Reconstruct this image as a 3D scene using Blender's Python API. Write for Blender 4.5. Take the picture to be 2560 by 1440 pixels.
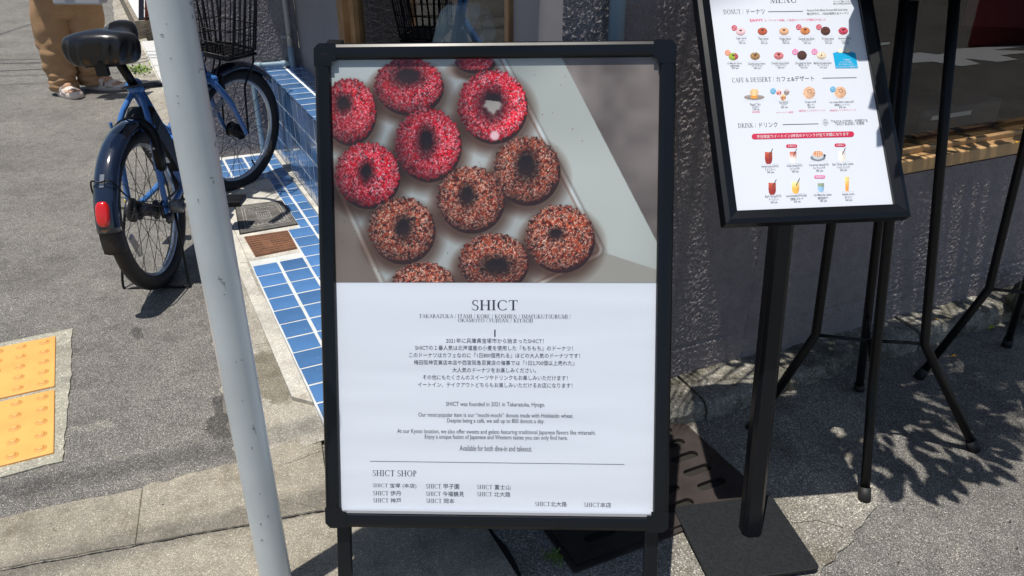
import bpy, bmesh, math, random
import numpy as np
from mathutils import Vector, Matrix
rnd = random.Random(7)
RNG = np.random.default_rng(11)
SC = bpy.context.scene
for o in list(bpy.data.objects): bpy.data.objects.remove(o)
COL = SC.collection
rad = math.radians

# ------------------------------------------------------------------ camera
CAM_H, PITCH, FPX = 1.24, 27.1, 2006.0          # phone held 1.24 m above the road, tilted 27 deg down
cam = bpy.data.cameras.new('camera'); cam.sensor_width = 36; cam.lens = FPX / 2560 * 36
cam.clip_start = .05; cam.clip_end = 400
cam_o = bpy.data.objects.new('camera', cam); COL.objects.link(cam_o)
cam_o.location = (0, 0, CAM_H); cam_o.rotation_euler = (rad(90 - PITCH), 0, 0)
SC.camera = cam_o
# ------------------------------------------------------------------ daylight
SUN_EL, SUN_AZ = 79.5, 46.0                     # elevation; direction the shadows run to (from +X, ccw)
W = bpy.data.worlds.new('World'); SC.world = W; W.use_nodes = True
nt = W.node_tree; nt.nodes.clear()
sky = nt.nodes.new('ShaderNodeTexSky'); sky.sky_type = 'NISHITA'; sky.sun_disc = False
sky.sun_elevation = rad(SUN_EL); sky.sun_rotation = rad(90 - (SUN_AZ + 180))
bg = nt.nodes.new('ShaderNodeBackground'); bg.inputs[1].default_value = .085
wo = nt.nodes.new('ShaderNodeOutputWorld')
nt.links.new(sky.outputs[0], bg.inputs[0]); nt.links.new(bg.outputs[0], wo.inputs[0])
sl = bpy.data.lights.new('sun', 'SUN'); sl.energy = 4.6; sl.angle = rad(.5); sl.color = (1, .95, .87)
so = bpy.data.objects.new('sun', sl); COL.objects.link(so)
SD = Vector((math.cos(rad(SUN_AZ)) * math.cos(rad(SUN_EL)), math.sin(rad(SUN_AZ)) * math.cos(rad(SUN_EL)), -math.sin(rad(SUN_EL))))
so.rotation_euler = SD.to_track_quat('-Z', 'Y').to_euler(); so.location = (0, 0, 8)
SC.view_settings.view_transform = 'Standard'; SC.view_settings.look = 'None'
SC.view_settings.exposure = 0.12; SC.view_settings.gamma = 1; SC.view_settings.use_curve_mapping = False
SC.render.engine = 'CYCLES'
SC.cycles.max_bounces = 8; SC.cycles.transparent_max_bounces = 12

# ------------------------------------------------------------------ measuring helpers (survey of the place)
cp, sp = math.cos(rad(PITCH)), math.sin(rad(PITCH))
def ray(x, y):
    a, b = (x - 1280) / FPX, (y - 720) / FPX
    return Vector((a, cp - b * sp, -sp - b * cp))
def G(x, y, z=0.0):
    d = ray(x, y); t = (z - CAM_H) / d.z
    return Vector((0, 0, CAM_H)) + d * t
def dirv(a): return Vector((math.cos(rad(a)), math.sin(rad(a)), 0))
def VPt(x, y, P0, ang):                          # point on a vertical wall
    d = ray(x, y); n = Vector((-math.sin(rad(ang)), math.cos(rad(ang)), 0))
    t = (Vector((P0[0], P0[1], 0)) - Vector((0, 0, 0))).dot(n) / d.dot(n)
    return Vector((0, 0, CAM_H)) + d * t
def pj(P):
    q = Vector(P) - Vector((0, 0, CAM_H)); dz = q.y * cp - q.z * sp; dy = -q.y * sp - q.z * cp
    return 1280 + FPX * q.x / dz, 720 + FPX * dy / dz

# ------------------------------------------------------------------ object helpers
def tag(o, label=None, cat=None, group=None, kind=None):
    if label: o['label'] = label
    if cat: o['category'] = cat
    if group: o['group'] = group
    if kind: o['kind'] = kind
    return o
def empty(name, loc=(0, 0, 0), label=None, cat=None, group=None, kind=None):
    o = bpy.data.objects.new(name, None); COL.objects.link(o); o.location = loc; o.empty_display_size = .1
    return tag(o, label, cat, group, kind)
def link(name, me, m=None, parent=None, smooth=False):
    if m is not None and not me.materials: me.materials.append(m)
    o = bpy.data.objects.new(name, me); COL.objects.link(o)
    if parent is not None: o.parent = parent
    if smooth:
        me.polygons.foreach_set('use_smooth', [True] * len(me.polygons))
    return o
class MB:
    def __init__(s): s.v = []; s.f = []
    def add(s, vs, fs):
        n = len(s.v); s.v += [tuple(v) for v in vs]; s.f += [tuple(i + n for i in f) for f in fs]; return s
    def mesh(s, name='m'):
        me = bpy.data.meshes.new(name); me.from_pydata(s.v, [], s.f); me.update(); return me
    def obj(s, name, m, parent=None, smooth=False): return link(name, s.mesh(name), m, parent, smooth)
    def hexa(s, b, t):                            # bottom 4, top 4 (ccw)
        return s.add(list(b) + list(t), [(3, 2, 1, 0), (4, 5, 6, 7), (0, 1, 5, 4), (1, 2, 6, 5), (2, 3, 7, 6), (3, 0, 4, 7)])
    def box(s, c, d, X=Vector((1, 0, 0)), Y=None, Z=Vector((0, 0, 1))):
        X = Vector(X); Z = Vector(Z); Y = Z.cross(X) if Y is None else Vector(Y); c = Vector(c); a, b, h = d[0] / 2, d[1] / 2, d[2] / 2
        q = [(-1, -1), (1, -1), (1, 1), (-1, 1)]
        return s.hexa([c + X * a * i + Y * b * j - Z * h for i, j in q], [c + X * a * i + Y * b * j + Z * h for i, j in q])
    def prism(s, poly, z0, z1):
        n = len(poly); p = [Vector((x[0], x[1], 0)) for x in poly]
        vs = [(v.x, v.y, z0) for v in p] + [(v.x, v.y, z1) for v in p]
        return s.add(vs, [tuple(range(n - 1, -1, -1)), tuple(range(n, 2 * n))] + [(i, (i + 1) % n, (i + 1) % n + n, i + n) for i in range(n)])
    def tube(s, pts, r, n=8, closed=False, cap=True, flat=1.0, up=None):
        P = [Vector(p) for p in pts]; N = len(P)
        R = r if isinstance(r, (list, tuple)) else [r] * N
        prev = None; vs = []
        for i, p in enumerate(P):
            if closed: T = (P[(i + 1) % N] - P[i - 1])
            else: T = P[min(i + 1, N - 1)] - P[max(i - 1, 0)]
            T = T.normalized() if T.length > 1e-9 else Vector((0, 0, 1))
            if prev is None:
                a = Vector(up) if up else (Vector((0, 0, 1)) if abs(T.z) < .9 else Vector((1, 0, 0)))
                prev = (a - T * a.dot(T)).normalized()
            else:
                q = prev - T * prev.dot(T); prev = q.normalized() if q.length > 1e-6 else prev
            B = T.cross(prev)
            for k in range(n):
                a = 2 * math.pi * k / n
                vs.append(p + prev * math.cos(a) * R[i] + B * math.sin(a) * R[i] * flat)
        fs = []
        for i in range(N if closed else N - 1):
            j = (i + 1) % N
            for k in range(n):
                l = (k + 1) % n; fs.append((i * n + k, i * n + l, j * n + l, j * n + k))
        if cap and not closed:
            fs.append(tuple(range(n - 1, -1, -1))); fs.append(tuple((N - 1) * n + k for k in range(n)))
        return s.add(vs, fs)
    def lathe(s, prof, c, n=24, A=Vector((0, 0, 1))):
        A = Vector(A).normalized(); X = A.orthogonal().normalized(); Y = A.cross(X); c = Vector(c); m = len(prof)
        vs = []
        for k in range(n):
            a = 2 * math.pi * k / n; d = X * math.cos(a) + Y * math.sin(a)
            vs += [c + d * r + A * h for r, h in prof]
        fs = [(k * m + i, ((k + 1) % n) * m + i, ((k + 1) % n) * m + i + 1, k * m + i + 1) for k in range(n) for i in range(m - 1)]
        return s.add(vs, fs)
def bev(o, w=.002, seg=2):
    md = o.modifiers.new('bevel', 'BEVEL'); md.width = w; md.segments = seg; md.limit_method = 'ANGLE'; md.angle_limit = rad(40); return o
def smooth_pts(pts, k=4):                         # Catmull-Rom through points
    P = [Vector(p) for p in pts]; out = []
    for i in range(len(P) - 1):
        a, b, c, d = P[max(i - 1, 0)], P[i], P[i + 1], P[min(i + 2, len(P) - 1)]
        for j in range(k):
            t = j / k
            out.append(.5 * ((2 * b) + (c - a) * t + (2 * a - 5 * b + 4 * c - d) * t * t + (3 * b - a - 3 * c + d) * t ** 3))
    out.append(P[-1]); return out

# ------------------------------------------------------------------ materials
def mat(name, col, rough=.5, metal=0.0, coat=0.0, var=0.0, vs=8.0, bump=0.0, bs=60.0, spec=.5, col2=None, speck=0.0, ss=300.0, dist=.002, sheen=0.0, det=4):
    m = bpy.data.materials.new(name); m.use_nodes = True; T = m.node_tree; p = T.nodes['Principled BSDF']
    p.inputs['Roughness'].default_value = rough; p.inputs['Metallic'].default_value = metal
    p.inputs['Specular IOR Level'].default_value = spec
    p.inputs['Coat Weight'].default_value = coat; p.inputs['Coat Roughness'].default_value = .04
    c = (*col, 1); p.inputs['Base Color'].default_value = c
    tc = T.nodes.new('ShaderNodeTexCoord')
    last = None
    if var > 0 or col2:
        n = T.nodes.new('ShaderNodeTexNoise'); n.inputs['Scale'].default_value = vs; n.inputs['Detail'].default_value = 6; n.inputs['Roughness'].default_value = .62
        T.links.new(tc.outputs['Object'], n.inputs['Vector'])
        r = T.nodes.new('ShaderNodeValToRGB'); r.color_ramp.elements[0].position = .32; r.color_ramp.elements[1].position = .68
        a = col2 if col2 else [x * (1 - var) for x in col]; b = col if col2 else [min(1, x * (1 + var)) for x in col]
        r.color_ramp.elements[0].color = (*a, 1); r.color_ramp.elements[1].color = (*b, 1)
        T.links.new(n.outputs['Fac'], r.inputs['Fac']); last = r.outputs['Color']
    if speck > 0:
        v = T.nodes.new('ShaderNodeTexVoronoi'); v.inputs['Scale'].default_value = ss
        T.links.new(tc.outputs['Object'], v.inputs['Vector'])
        sx = T.nodes.new('ShaderNodeSeparateColor'); T.links.new(v.outputs['Color'], sx.inputs['Color'])
        mr = T.nodes.new('ShaderNodeMapRange'); mr.inputs['To Min'].default_value = 1 - speck; mr.inputs['To Max'].default_value = 1 + speck
        T.links.new(sx.outputs['Red'], mr.inputs['Value'])
        mx = T.nodes.new('ShaderNodeMix'); mx.data_type = 'RGBA'; mx.blend_type = 'MULTIPLY'; mx.inputs['Factor'].default_value = 1
        if last: T.links.new(last, mx.inputs[6])
        else: mx.inputs[6].default_value = c
        cc = T.nodes.new('ShaderNodeCombineColor')
        for k in range(3): T.links.new(mr.outputs['Result'], cc.inputs[k])
        T.links.new(cc.outputs['Color'], mx.inputs[7]); last = mx.outputs[2]
    if last: T.links.new(last, p.inputs['Base Color'])
    if bump > 0:
        n2 = T.nodes.new('ShaderNodeTexNoise'); n2.inputs['Scale'].default_value = bs; n2.inputs['Detail'].default_value = det
        T.links.new(tc.outputs['Object'], n2.inputs['Vector'])
        bp = T.nodes.new('ShaderNodeBump'); bp.inputs['Strength'].default_value = bump; bp.inputs['Distance'].default_value = dist
        T.links.new(n2.outputs['Fac'], bp.inputs['Height']); T.links.new(bp.outputs['Normal'], p.inputs['Normal'])
    return m
def N(T, t, **k):
    n = T.nodes.new(t)
    for a, b in k.items(): setattr(n, a, b)
    return n
def ground_mat(name, base, stone, rough=.85, s1=330.0, s2=150.0, stain=None, patches=(), spark=.93, con=1.0, patch_col=(.35, .35, .35), bump=.6, tint=(1, 1, 1)):
    """aggregate surface: binder colour with individual stones of two sizes, broad wear, and stains of a given outline"""
    m = bpy.data.materials.new(name); m.use_nodes = True; T = m.node_tree; L = T.links; p = T.nodes['Principled BSDF']
    p.inputs['Roughness'].default_value = rough; p.inputs['Specular IOR Level'].default_value = .35
    g = N(T, 'ShaderNodeNewGeometry'); P = g.outputs['Position']
    def vor(s):
        v = N(T, 'ShaderNodeTexVoronoi'); v.inputs['Scale'].default_value = s; L.new(P, v.inputs['Vector']); return v
    def noise(s, d=5, r=.6):
        v = N(T, 'ShaderNodeTexNoise'); v.inputs['Scale'].default_value = s; v.inputs['Detail'].default_value = d; v.inputs['Roughness'].default_value = r
        L.new(P, v.inputs['Vector']); return v
    def ramp(src, pts):
        r = N(T, 'ShaderNodeValToRGB'); e = r.color_ramp.elements
        while len(e) < len(pts): e.new(.5)
        for i, (q, c) in enumerate(pts): e[i].position = q; e[i].color = (*c, 1)
        L.new(src, r.inputs['Fac']); return r.outputs['Color']
    def mul(a, b, f=1.0, mode='MULTIPLY'):
        x = N(T, 'ShaderNodeMix', data_type='RGBA', blend_type=mode)
        if isinstance(f, float): x.inputs['Factor'].default_value = f
        else: L.new(f, x.inputs['Factor'])
        if isinstance(a, tuple): x.inputs[6].default_value = (*a, 1)
        else: L.new(a, x.inputs[6])
        if isinstance(b, tuple): x.inputs[7].default_value = (*b, 1)
        else: L.new(b, x.inputs[7])
        return x.outputs[2]
    v1 = vor(s1); v2 = vor(s2)
    s = N(T, 'ShaderNodeSeparateColor'); L.new(v1.outputs['Color'], s.inputs['Color'])
    c1 = ramp(s.outputs['Red'], [(0, tuple(x * (1 - .62 * con) for x in base)), (.45, base), (.8, tuple(.5 * (x + y) for x, y in zip(base, stone))), (spark, stone), (1, tuple(min(.8, x * 2.0) for x in stone))])
    s = N(T, 'ShaderNodeSeparateColor'); L.new(v2.outputs['Color'], s.inputs['Color'])
    c2 = ramp(s.outputs['Green'], [(0, (.62, .62, .63)), (.5, (1, 1, 1)), (.9, (1.15, 1.14, 1.1)), (1, (1.7, 1.65, 1.55))])
    c = mul(c1, c2, .8 * con)
    c = mul(c, ramp(noise(2.2, 6, .65).outputs['Fac'], [(.3, (.74, .73, .72)), (.5, (1, 1, 1)), (.72, (1.22, 1.21, 1.17))]))
    c = mul(c, ramp(noise(16, 5, .7).outputs['Fac'], [(.34, (.78, .77, .76)), (.5, (1, 1, 1)), (.7, (1.14, 1.13, 1.1))]))
    if stain:
        c = mul(c, ramp(noise(stain[0], 7, .7).outputs['Fac'], [(stain[1] - .06, (1, 1, 1)), (stain[1] + .05, stain[2])]))
    if patches:
        nz = noise(9, 5, .65); dn = N(T, 'ShaderNodeVectorMath', operation='SCALE'); dn.inputs[3].default_value = .16
        sb = N(T, 'ShaderNodeVectorMath', operation='SUBTRACT'); L.new(nz.outputs['Color'], sb.inputs[0]); sb.inputs[1].default_value = (.5, .5, .5)
        L.new(sb.outputs[0], dn.inputs[0]); ad = N(T, 'ShaderNodeVectorMath', operation='ADD'); L.new(P, ad.inputs[0]); L.new(dn.outputs[0], ad.inputs[1])
        for (x, y, rx, ry, an, pc) in patches:
            mp = N(T, 'ShaderNodeMapping', vector_type='TEXTURE'); mp.inputs['Location'].default_value = (x, y, 0); mp.inputs['Rotation'].default_value = (0, 0, rad(an)); mp.inputs['Scale'].default_value = (rx, ry, 50)
            L.new(ad.outputs[0], mp.inputs['Vector'])
            ln = N(T, 'ShaderNodeVectorMath', operation='LENGTH'); L.new(mp.outputs[0], ln.inputs[0])
            r = N(T, 'ShaderNodeMapRange'); r.inputs['From Min'].default_value = .9; r.inputs['From Max'].default_value = 1.06; r.inputs['To Min'].default_value = 1; r.inputs['To Max'].default_value = 0
            L.new(ln.outputs['Value'], r.inputs['Value'])
            c = mul(c, pc, r.outputs['Result'])
    c = mul(c, tint)
    L.new(c, p.inputs['Base Color'])
    b1 = N(T, 'ShaderNodeBump'); b1.inputs['Strength'].default_value = bump; b1.inputs['Distance'].default_value = .0016
    L.new(v1.outputs['Distance'], b1.inputs['Height'])
    b2 = N(T, 'ShaderNodeBump'); b2.inputs['Strength'].default_value = bump; b2.inputs['Distance'].default_value = .004
    L.new(noise(38, 5, .7).outputs['Fac'], b2.inputs['Height']); L.new(b1.outputs['Normal'], b2.inputs['Normal'])
    L.new(b2.outputs['Normal'], p.inputs['Normal'])
    return m
def xy(px, py): q = G(px, py); return q.x, q.y
gA, gB, gC = xy(345, 830), xy(566, 1040), xy(230, 1070)
M_asphalt = ground_mat('asphalt', (.112, .107, .099), (.32, .31, .29), s1=720, s2=330, spark=.94, con=.66, bump=.28,
    patches=[(*gA, .022, .035, 20, (.55, .55, .56)), (gB[0], gB[1], .045, .10, 24, (.44, .44, .45)), (*gC, .06, .02, 10, (1.25, 1.24, 1.2))])
M_concrete = ground_mat('gutter_concrete', (.265, .24, .192), (.40, .375, .32), s1=760, s2=420, con=.48, spark=.95, stain=(5, .62, (.74, .72, .68)), bump=.35)
gD, gE = xy(700, 945), xy(575, 1035)
M_apron = ground_mat('apron_concrete', (.32, .295, .25), (.48, .455, .40), s1=640, s2=300, con=.5, spark=.95, stain=(6, .60, (.66, .62, .55)), bump=.45,
    patches=[(gD[0], gD[1], .085, .15, 26, (.56, .55, .50)), (gE[0], gE[1], .045, .10, 24, (.40, .40, .41))])
M_rough = ground_mat('exposed_aggregate', (.20, .19, .17), (.42, .40, .36), s1=520, s2=230, con=.72, spark=.93, stain=(4, .55, (.62, .6, .56)), bump=.5)
M_cement = ground_mat('pale_cement', (.50, .48, .43), (.60, .58, .53), s1=400, s2=200, con=.25, spark=.96, stain=(9, .6, (.78, .76, .72)), bump=.2)
M_mortar = ground_mat('tile_mortar', (.34, .33, .27), (.45, .44, .38), s1=400, s2=200, con=.5, spark=.96, bump=.4)
M_plinth = ground_mat('plinth_concrete', (.26, .25, .22), (.36, .34, .30), s1=300, s2=150, con=.6, spark=.96, stain=(7, .52, (.42, .42, .38)), bump=.6)
M_tile = mat('blue_glaze', (.075, .185, .40), .16, coat=.5, var=.16, vs=4, bump=.05, bs=30, dist=.001)
T = M_tile.node_tree; oi = N(T, 'ShaderNodeObjectInfo'); mr_ = N(T, 'ShaderNodeMapRange'); mr_.inputs['To Min'].default_value = .80; mr_.inputs['To Max'].default_value = 1.18; T.links.new(oi.outputs['Random'], mr_.inputs['Value'])
hs_ = N(T, 'ShaderNodeHueSaturation'); T.links.new(mr_.outputs[0], hs_.inputs['Value']); bsdf_ = T.nodes['Principled BSDF']; src_ = bsdf_.inputs['Base Color'].links[0].from_socket; T.links.new(src_, hs_.inputs['Color'])
gp_ = N(T, 'ShaderNodeNewGeometry'); dn_ = N(T, 'ShaderNodeTexNoise'); dn_.inputs['Scale'].default_value = 210; dn_.inputs['Detail'].default_value = 3; T.links.new(gp_.outputs['Position'], dn_.inputs['Vector']); dr_n = N(T, 'ShaderNodeValToRGB'); dr_n.color_ramp.elements[0].position = .70; dr_n.color_ramp.elements[1].position = .76; T.links.new(dn_.outputs['Fac'], dr_n.inputs['Fac'])
mxx = N(T, 'ShaderNodeMix', data_type='RGBA'); T.links.new(dr_n.outputs['Color'], mxx.inputs['Factor']); T.links.new(hs_.outputs['Color'], mxx.inputs[6]); mxx.inputs[7].default_value = (.42, .46, .50, 1); T.links.new(mxx.outputs[2], bsdf_.inputs['Base Color'])
M_grout = mat('white_grout', (.56, .58, .57), .85, var=.12, vs=20, bump=.3, bs=200, dist=.0006)
M_yellow = mat('yellow_tactile', (.74, .375, .10), .55, var=.10, vs=9, bump=.15, bs=200, dist=.0005)
M_stucco = mat('grey_stucco', (.31, .28, .285), .95, var=.10, vs=30, bump=1.0, bs=190, dist=.006, spec=.0, det=2)
M_smooth = mat('painted_wall', (.26, .245, .252), .8, var=.06, vs=5, bump=.3, bs=160, dist=.0008)
M_wood = mat('varnished_wood', (.42, .24, .105), .42, col2=(.25, .13, .055), vs=7, bump=.15, bs=50, dist=.0006)
M_sill = mat('sill_wood', (.62, .40, .19), .45, col2=(.46, .27, .12), vs=9, bump=.15, bs=60, dist=.0006)
M_black = mat('black_powdercoat', (.0045, .005, .0065), .40, spec=.28, bump=.1, bs=500, dist=.0003)
M_blackm = mat('black_plastic', (.0055, .0058, .007), .45, spec=.3)
M_frame = mat('sign_frame_black', (.0045, .0055, .008), .30, coat=.12, spec=.3)
M_base = mat('base_plate_black', (.013, .0145, .017), .5, spec=.35, bump=.12, bs=700, dist=.0002, speck=.25, ss=220)
M_polep = mat('pole_paint', (.60, .655, .675), .32, var=.06, vs=9, coat=.15, bump=.05, bs=60)
M_scuff = mat('scuff_mark', (.30, .33, .34), .7)
M_blue = mat('blue_bike_paint', (.05, .17, .46), .22, coat=.6)
M_dkblue = mat('black_blue_gloss', (.008, .016, .038), .1, coat=.9)
M_rubber = mat('tyre_rubber', (.014, .014, .015), .62, bump=.25, bs=220, dist=.0006)
M_rim = mat('alloy', (.55, .58, .62), .3, metal=.85)
M_steel = mat('steel', (.45, .45, .46), .28, metal=.95)
M_dksteel = mat('dark_steel', (.07, .07, .075), .4, metal=.6)
M_vinyl = mat('saddle_vinyl', (.010, .011, .014), .28, bump=.06, bs=300)
M_red = mat('red_reflector', (.62, .012, .012), .15, coat=.8, bump=.6, bs=380, dist=.001)
M_white = mat('white_print', (.76, .78, .80), .5)
M_paper = mat('poster_paper', (.74, .78, .87), .42, coat=.0)
M_ink = mat('ink', (.028, .032, .055), .5)
M_silver = mat('silver_strip', (.55, .56, .6), .3, metal=.6)
M_pipe = mat('blue_grey_pipe', (.25, .35, .43), .4, var=.06, vs=10)
M_cream = mat('cream_pipe', (.45, .43, .39), .45)
M_pants = mat('tan_cotton', (.36, .22, .115), .85, var=.12, vs=14, bump=.35, bs=260, dist=.0008)
M_skin = mat('skin', (.50, .29, .19), .5)
M_slide = mat('beige_foam', (.62, .55, .50), .55, bump=.1, bs=300)
M_shirt = mat('white_shirt', (.62, .62, .60), .8, bump=.3, bs=90)
M_hair = mat('dark_hair', (.015, .012, .010), .5, bump=.6, bs=300)
M_bag = mat('grey_bag', (.40, .41, .44), .6, var=.05)
M_leaf = mat('palm_leaf', (.055, .12, .022), .45, var=.3, vs=12)
M_weed = mat('weed_leaf', (.16, .25, .05), .6, var=.3, vs=30)
M_yleaf = mat('yellow_leaf', (.72, .38, .03), .5)
M_gleaf = mat('green_leaf', (.32, .42, .06), .5)
M_pot = mat('pot_glaze', (.03, .032, .036), .4)
M_iron = mat('cast_iron', (.048, .038, .035), .55, metal=.3, var=.3, vs=14, bump=.4, bs=140, dist=.001)
M_rust = mat('rusty_iron', (.23, .105, .055), .75, metal=.15, col2=(.13, .065, .04), vs=22, bump=.5, bs=180, dist=.001)
M_mh = mat('grey_iron', (.20, .19, .175), .6, metal=.3, col2=(.085, .078, .072), vs=16, bump=.6, bs=120, dist=.001)
M_mhraised = mat('worn_iron', (.36, .35, .32), .5, metal=.3, var=.3, vs=20)
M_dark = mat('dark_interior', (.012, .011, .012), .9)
M_gap = mat('dark_soil', (.018, .016, .013), .95)
M_navy = mat('navy_plastic', (.012, .022, .055), .35)
M_redcloth = mat('dark_red_cloth', (.10, .008, .014), .8)
M_redwood = mat('red_brown_board', (.18, .03, .018), .5, var=.2, vs=12)
M_stone = mat('old_stone', (.30, .26, .20), .9, col2=(.15, .13, .10), vs=9, bump=.8, bs=50, dist=.004)
M_moss = mat('mossy_stone', (.11, .13, .09), .9, col2=(.045, .05, .04), vs=14, bump=.8, bs=60, dist=.004)
M_siding = mat('white_siding', (.66, .66, .64), .4, var=.04)
M_white2 = mat('white_board', (.60, .64, .68), .4)
M_orange = mat('orange_decal', (.75, .22, .03), .4)
M_ydecal = mat('yellow_decal', (.70, .55, .05), .4)
M_rdecal = mat('red_decal', (.70, .03, .06), .4)
def glass_mat(name, tint, ior=1.5):
    m = bpy.data.materials.new(name); m.use_nodes = True; T = m.node_tree; T.nodes.clear()
    o = N(T, 'ShaderNodeOutputMaterial'); g0 = N(T, 'ShaderNodeNewGeometry')
    dt = N(T, 'ShaderNodeVectorMath', operation='DOT_PRODUCT'); T.links.new(g0.outputs['Normal'], dt.inputs[0]); T.links.new(g0.outputs['Incoming'], dt.inputs[1])
    def mth(op, a, b=None):
        n = N(T, 'ShaderNodeMath', operation=op)
        for i, v in enumerate((a, b)):
            if v is None: continue
            if isinstance(v, (int, float)): n.inputs[i].default_value = v
            else: T.links.new(v, n.inputs[i])
        return n.outputs[0]
    F0 = ((ior - 1) / (ior + 1)) ** 2 * 1.8          # two faces of the sheet
    f = mth('ADD', F0, mth('MULTIPLY', 1 - F0, mth('POWER', mth('SUBTRACT', 1.0, mth('ABSOLUTE', dt.outputs['Value'])), 5.0)))
    t = N(T, 'ShaderNodeBsdfTransparent'); t.inputs[0].default_value = (*tint, 1); g = N(T, 'ShaderNodeBsdfGlossy'); g.inputs['Roughness'].default_value = 0
    x = N(T, 'ShaderNodeMixShader'); T.links.new(f, x.inputs[0]); T.links.new(t.outputs[0], x.inputs[1]); T.links.new(g.outputs[0], x.inputs[2]); T.links.new(x.outputs[0], o.inputs[0])
    return m
M_glass = glass_mat('window_glass', (.62, .66, .66), 1.6)
M_cover = glass_mat('clear_cover', (.97, .98, .98), 1.30)
M_diff = mat('clear_reflector', (.35, .35, .35), .2, coat=.5)

# ------------------------------------------------------------------ plan of the place
AL = 116.0                                        # the path, its tiles and the door wall run this way
LD, LN = dirv(AL), dirv(AL - 90)                  # along the path (away), across it (to the right)
P0 = G(621, 650, .03); P0.z = 0                   # left edge of the blue path
PB = Vector((.42, 1.785, 0)); AB = 24.0           # front wall of the shop
PA = Vector((-1.39, 3.77, 0)); AA = 22.0          # back wall behind the bicycle
DB, NB = dirv(AB), dirv(AB - 90)                  # along front wall, outward normal (towards street)
DA, NA = dirv(AA), dirv(AA - 90)
def meet(p, a, q, b):
    d, e = dirv(a), dirv(b); M_ = Matrix(((d.x, -e.x), (d.y, -e.y))); s = M_.inverted() @ Vector((q.x - p.x, q.y - p.y)); return p + d * s[0]
d0 = ray(1408, 0); CB = None
tt = (PB).dot(dirv(AB + 90)) / d0.dot(dirv(AB + 90)); CB = Vector((d0.x * tt, d0.y * tt, 0))   # corner front wall / door wall
CA = meet(CB, AL, PA, AA)                         # corner door wall / back wall
PLZ = .03

# ------------------------------------------------------------------ ground
def sheet(name, poly, z, m, kind='structure', parent=None):
    mb = MB(); mb.add([(p[0], p[1], z) for p in poly], [tuple(range(len(poly)))]); o = mb.obj(name, m, parent)
    if kind and parent is None: o['kind'] = kind
    return o
road = sheet('road', [(-60, -60), (60, -60), (60, 60), (-60, 60)], 0, M_asphalt)

def noisy(a, b, n, amp, seed=0):
    r = random.Random(seed); a = Vector(a[:2] + (0,)) if isinstance(a, tuple) else Vector((a[0], a[1], 0)); b = Vector((b[0], b[1], 0))
    d = (b - a); q = Vector((-d.y, d.x, 0)).normalized()
    out = []; w = 0
    for i in range(n + 1):
        w = .6 * w + r.uniform(-amp, amp); out.append(a.lerp(b, i / n) + q * (w if 0 < i < n else 0))
    return out
# near pavement: three slabs with real joints between them
gl0, gl1, gl2 = G(-60, 1446), G(627, 1322), G(830, 1283)
ed0, ed1 = G(-60, 1303), G(601, 1170)
dg = (gl1 - gl0).normalized(); dge = (ed1 - ed0).normalized()
farL = -3.0
M1 = G(1215, 1325); M1.z = 0                      # joint running away under the sign
jc = G(358, 1225); jd = G(338, 1385)
def along(p, d, x): return p + d * ((x - p.x) / d.x)
# gutter slabs (between asphalt and gutter line)
def slab(name, top, bottom, z, m, lab=None, **k):
    mb = MB(); poly = [*(Vector((p[0], p[1], 0)) for p in bottom), *(Vector((p[0], p[1], 0)) for p in reversed(top))]
    mb.prism(poly, -.03, z); o = mb.obj(name, m); o['kind'] = 'structure'; bev(o, .003, 2); return o
r1 = along(gl1, dg, -.02)
gap = .0012
slab('gutter_slab', noisy(along(ed0, dge, farL), jc, 40, .006, 1), [along(gl0, dg, farL), Vector((jd.x, jd.y, 0))], .008, M_concrete)
slab('gutter_slab', noisy(jc + dge * gap, G(640, 1150), 14, .006, 2) + [G(700, 1120), G(760, 1098), G(800, 1080)], [Vector((jd.x, jd.y, 0)) + dg * gap, G(800, 1290), G(828, 1283)], .011, M_concrete)
lowL = along(gl0, dg, farL) - Vector((.006, .012, 0))
mdir = dirv(-64)
e1 = noisy(M1 + LD * .32, M1 + mdir * 1.2, 40, .004, 5)
slab('pavement_slab', [lowL, gl1 - Vector((0, .006, 0)), gl2 - Vector((0, .006, 0)), M1 + LD * .34 - LN * .45, e1[0]], [Vector((-3, -.5, 0)), Vector((e1[-1].x, e1[-1].y, 0))] , .014, M_concrete)
# coarser strip right of the joint, where the grate lies, up to the plinth
e2 = [p + Vector((.012 + .006 * math.sin(i * 1.3), 0, 0)) for i, p in enumerate(e1)]
aggr = [Vector((p.x, p.y, 0)) for p in e2]
right_edge = [Vector((.62, .2, 0))] + noisy(G(2050, 1440), G(2190, 1270), 10, .008, 8) + noisy(G(2190, 1262), PB + DB * .62 + NB * .1, 24, .012, 9)
poly = aggr[::-1] and (list(aggr) + [Vector((.1, .15, 0))] + right_edge + [PB + DB * 0.62 - NB * .01, PB - NB * .01 - DB * .35])
mb = MB(); mb.prism(poly, -.03, .006)
o = mb.obj('aggregate_strip', M_rough); o['kind'] = 'structure'
# dark earth in the joint
mbj = MB(); mbj.add([(p.x - .008, p.y, .0035) for p in e1] + [(p.x + .02, p.y, .0035) for p in reversed(e1)], [tuple(range(2 * len(e1)))])
o = mbj.obj('joint_soil', M_gap); o['kind'] = 'structure'
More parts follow.
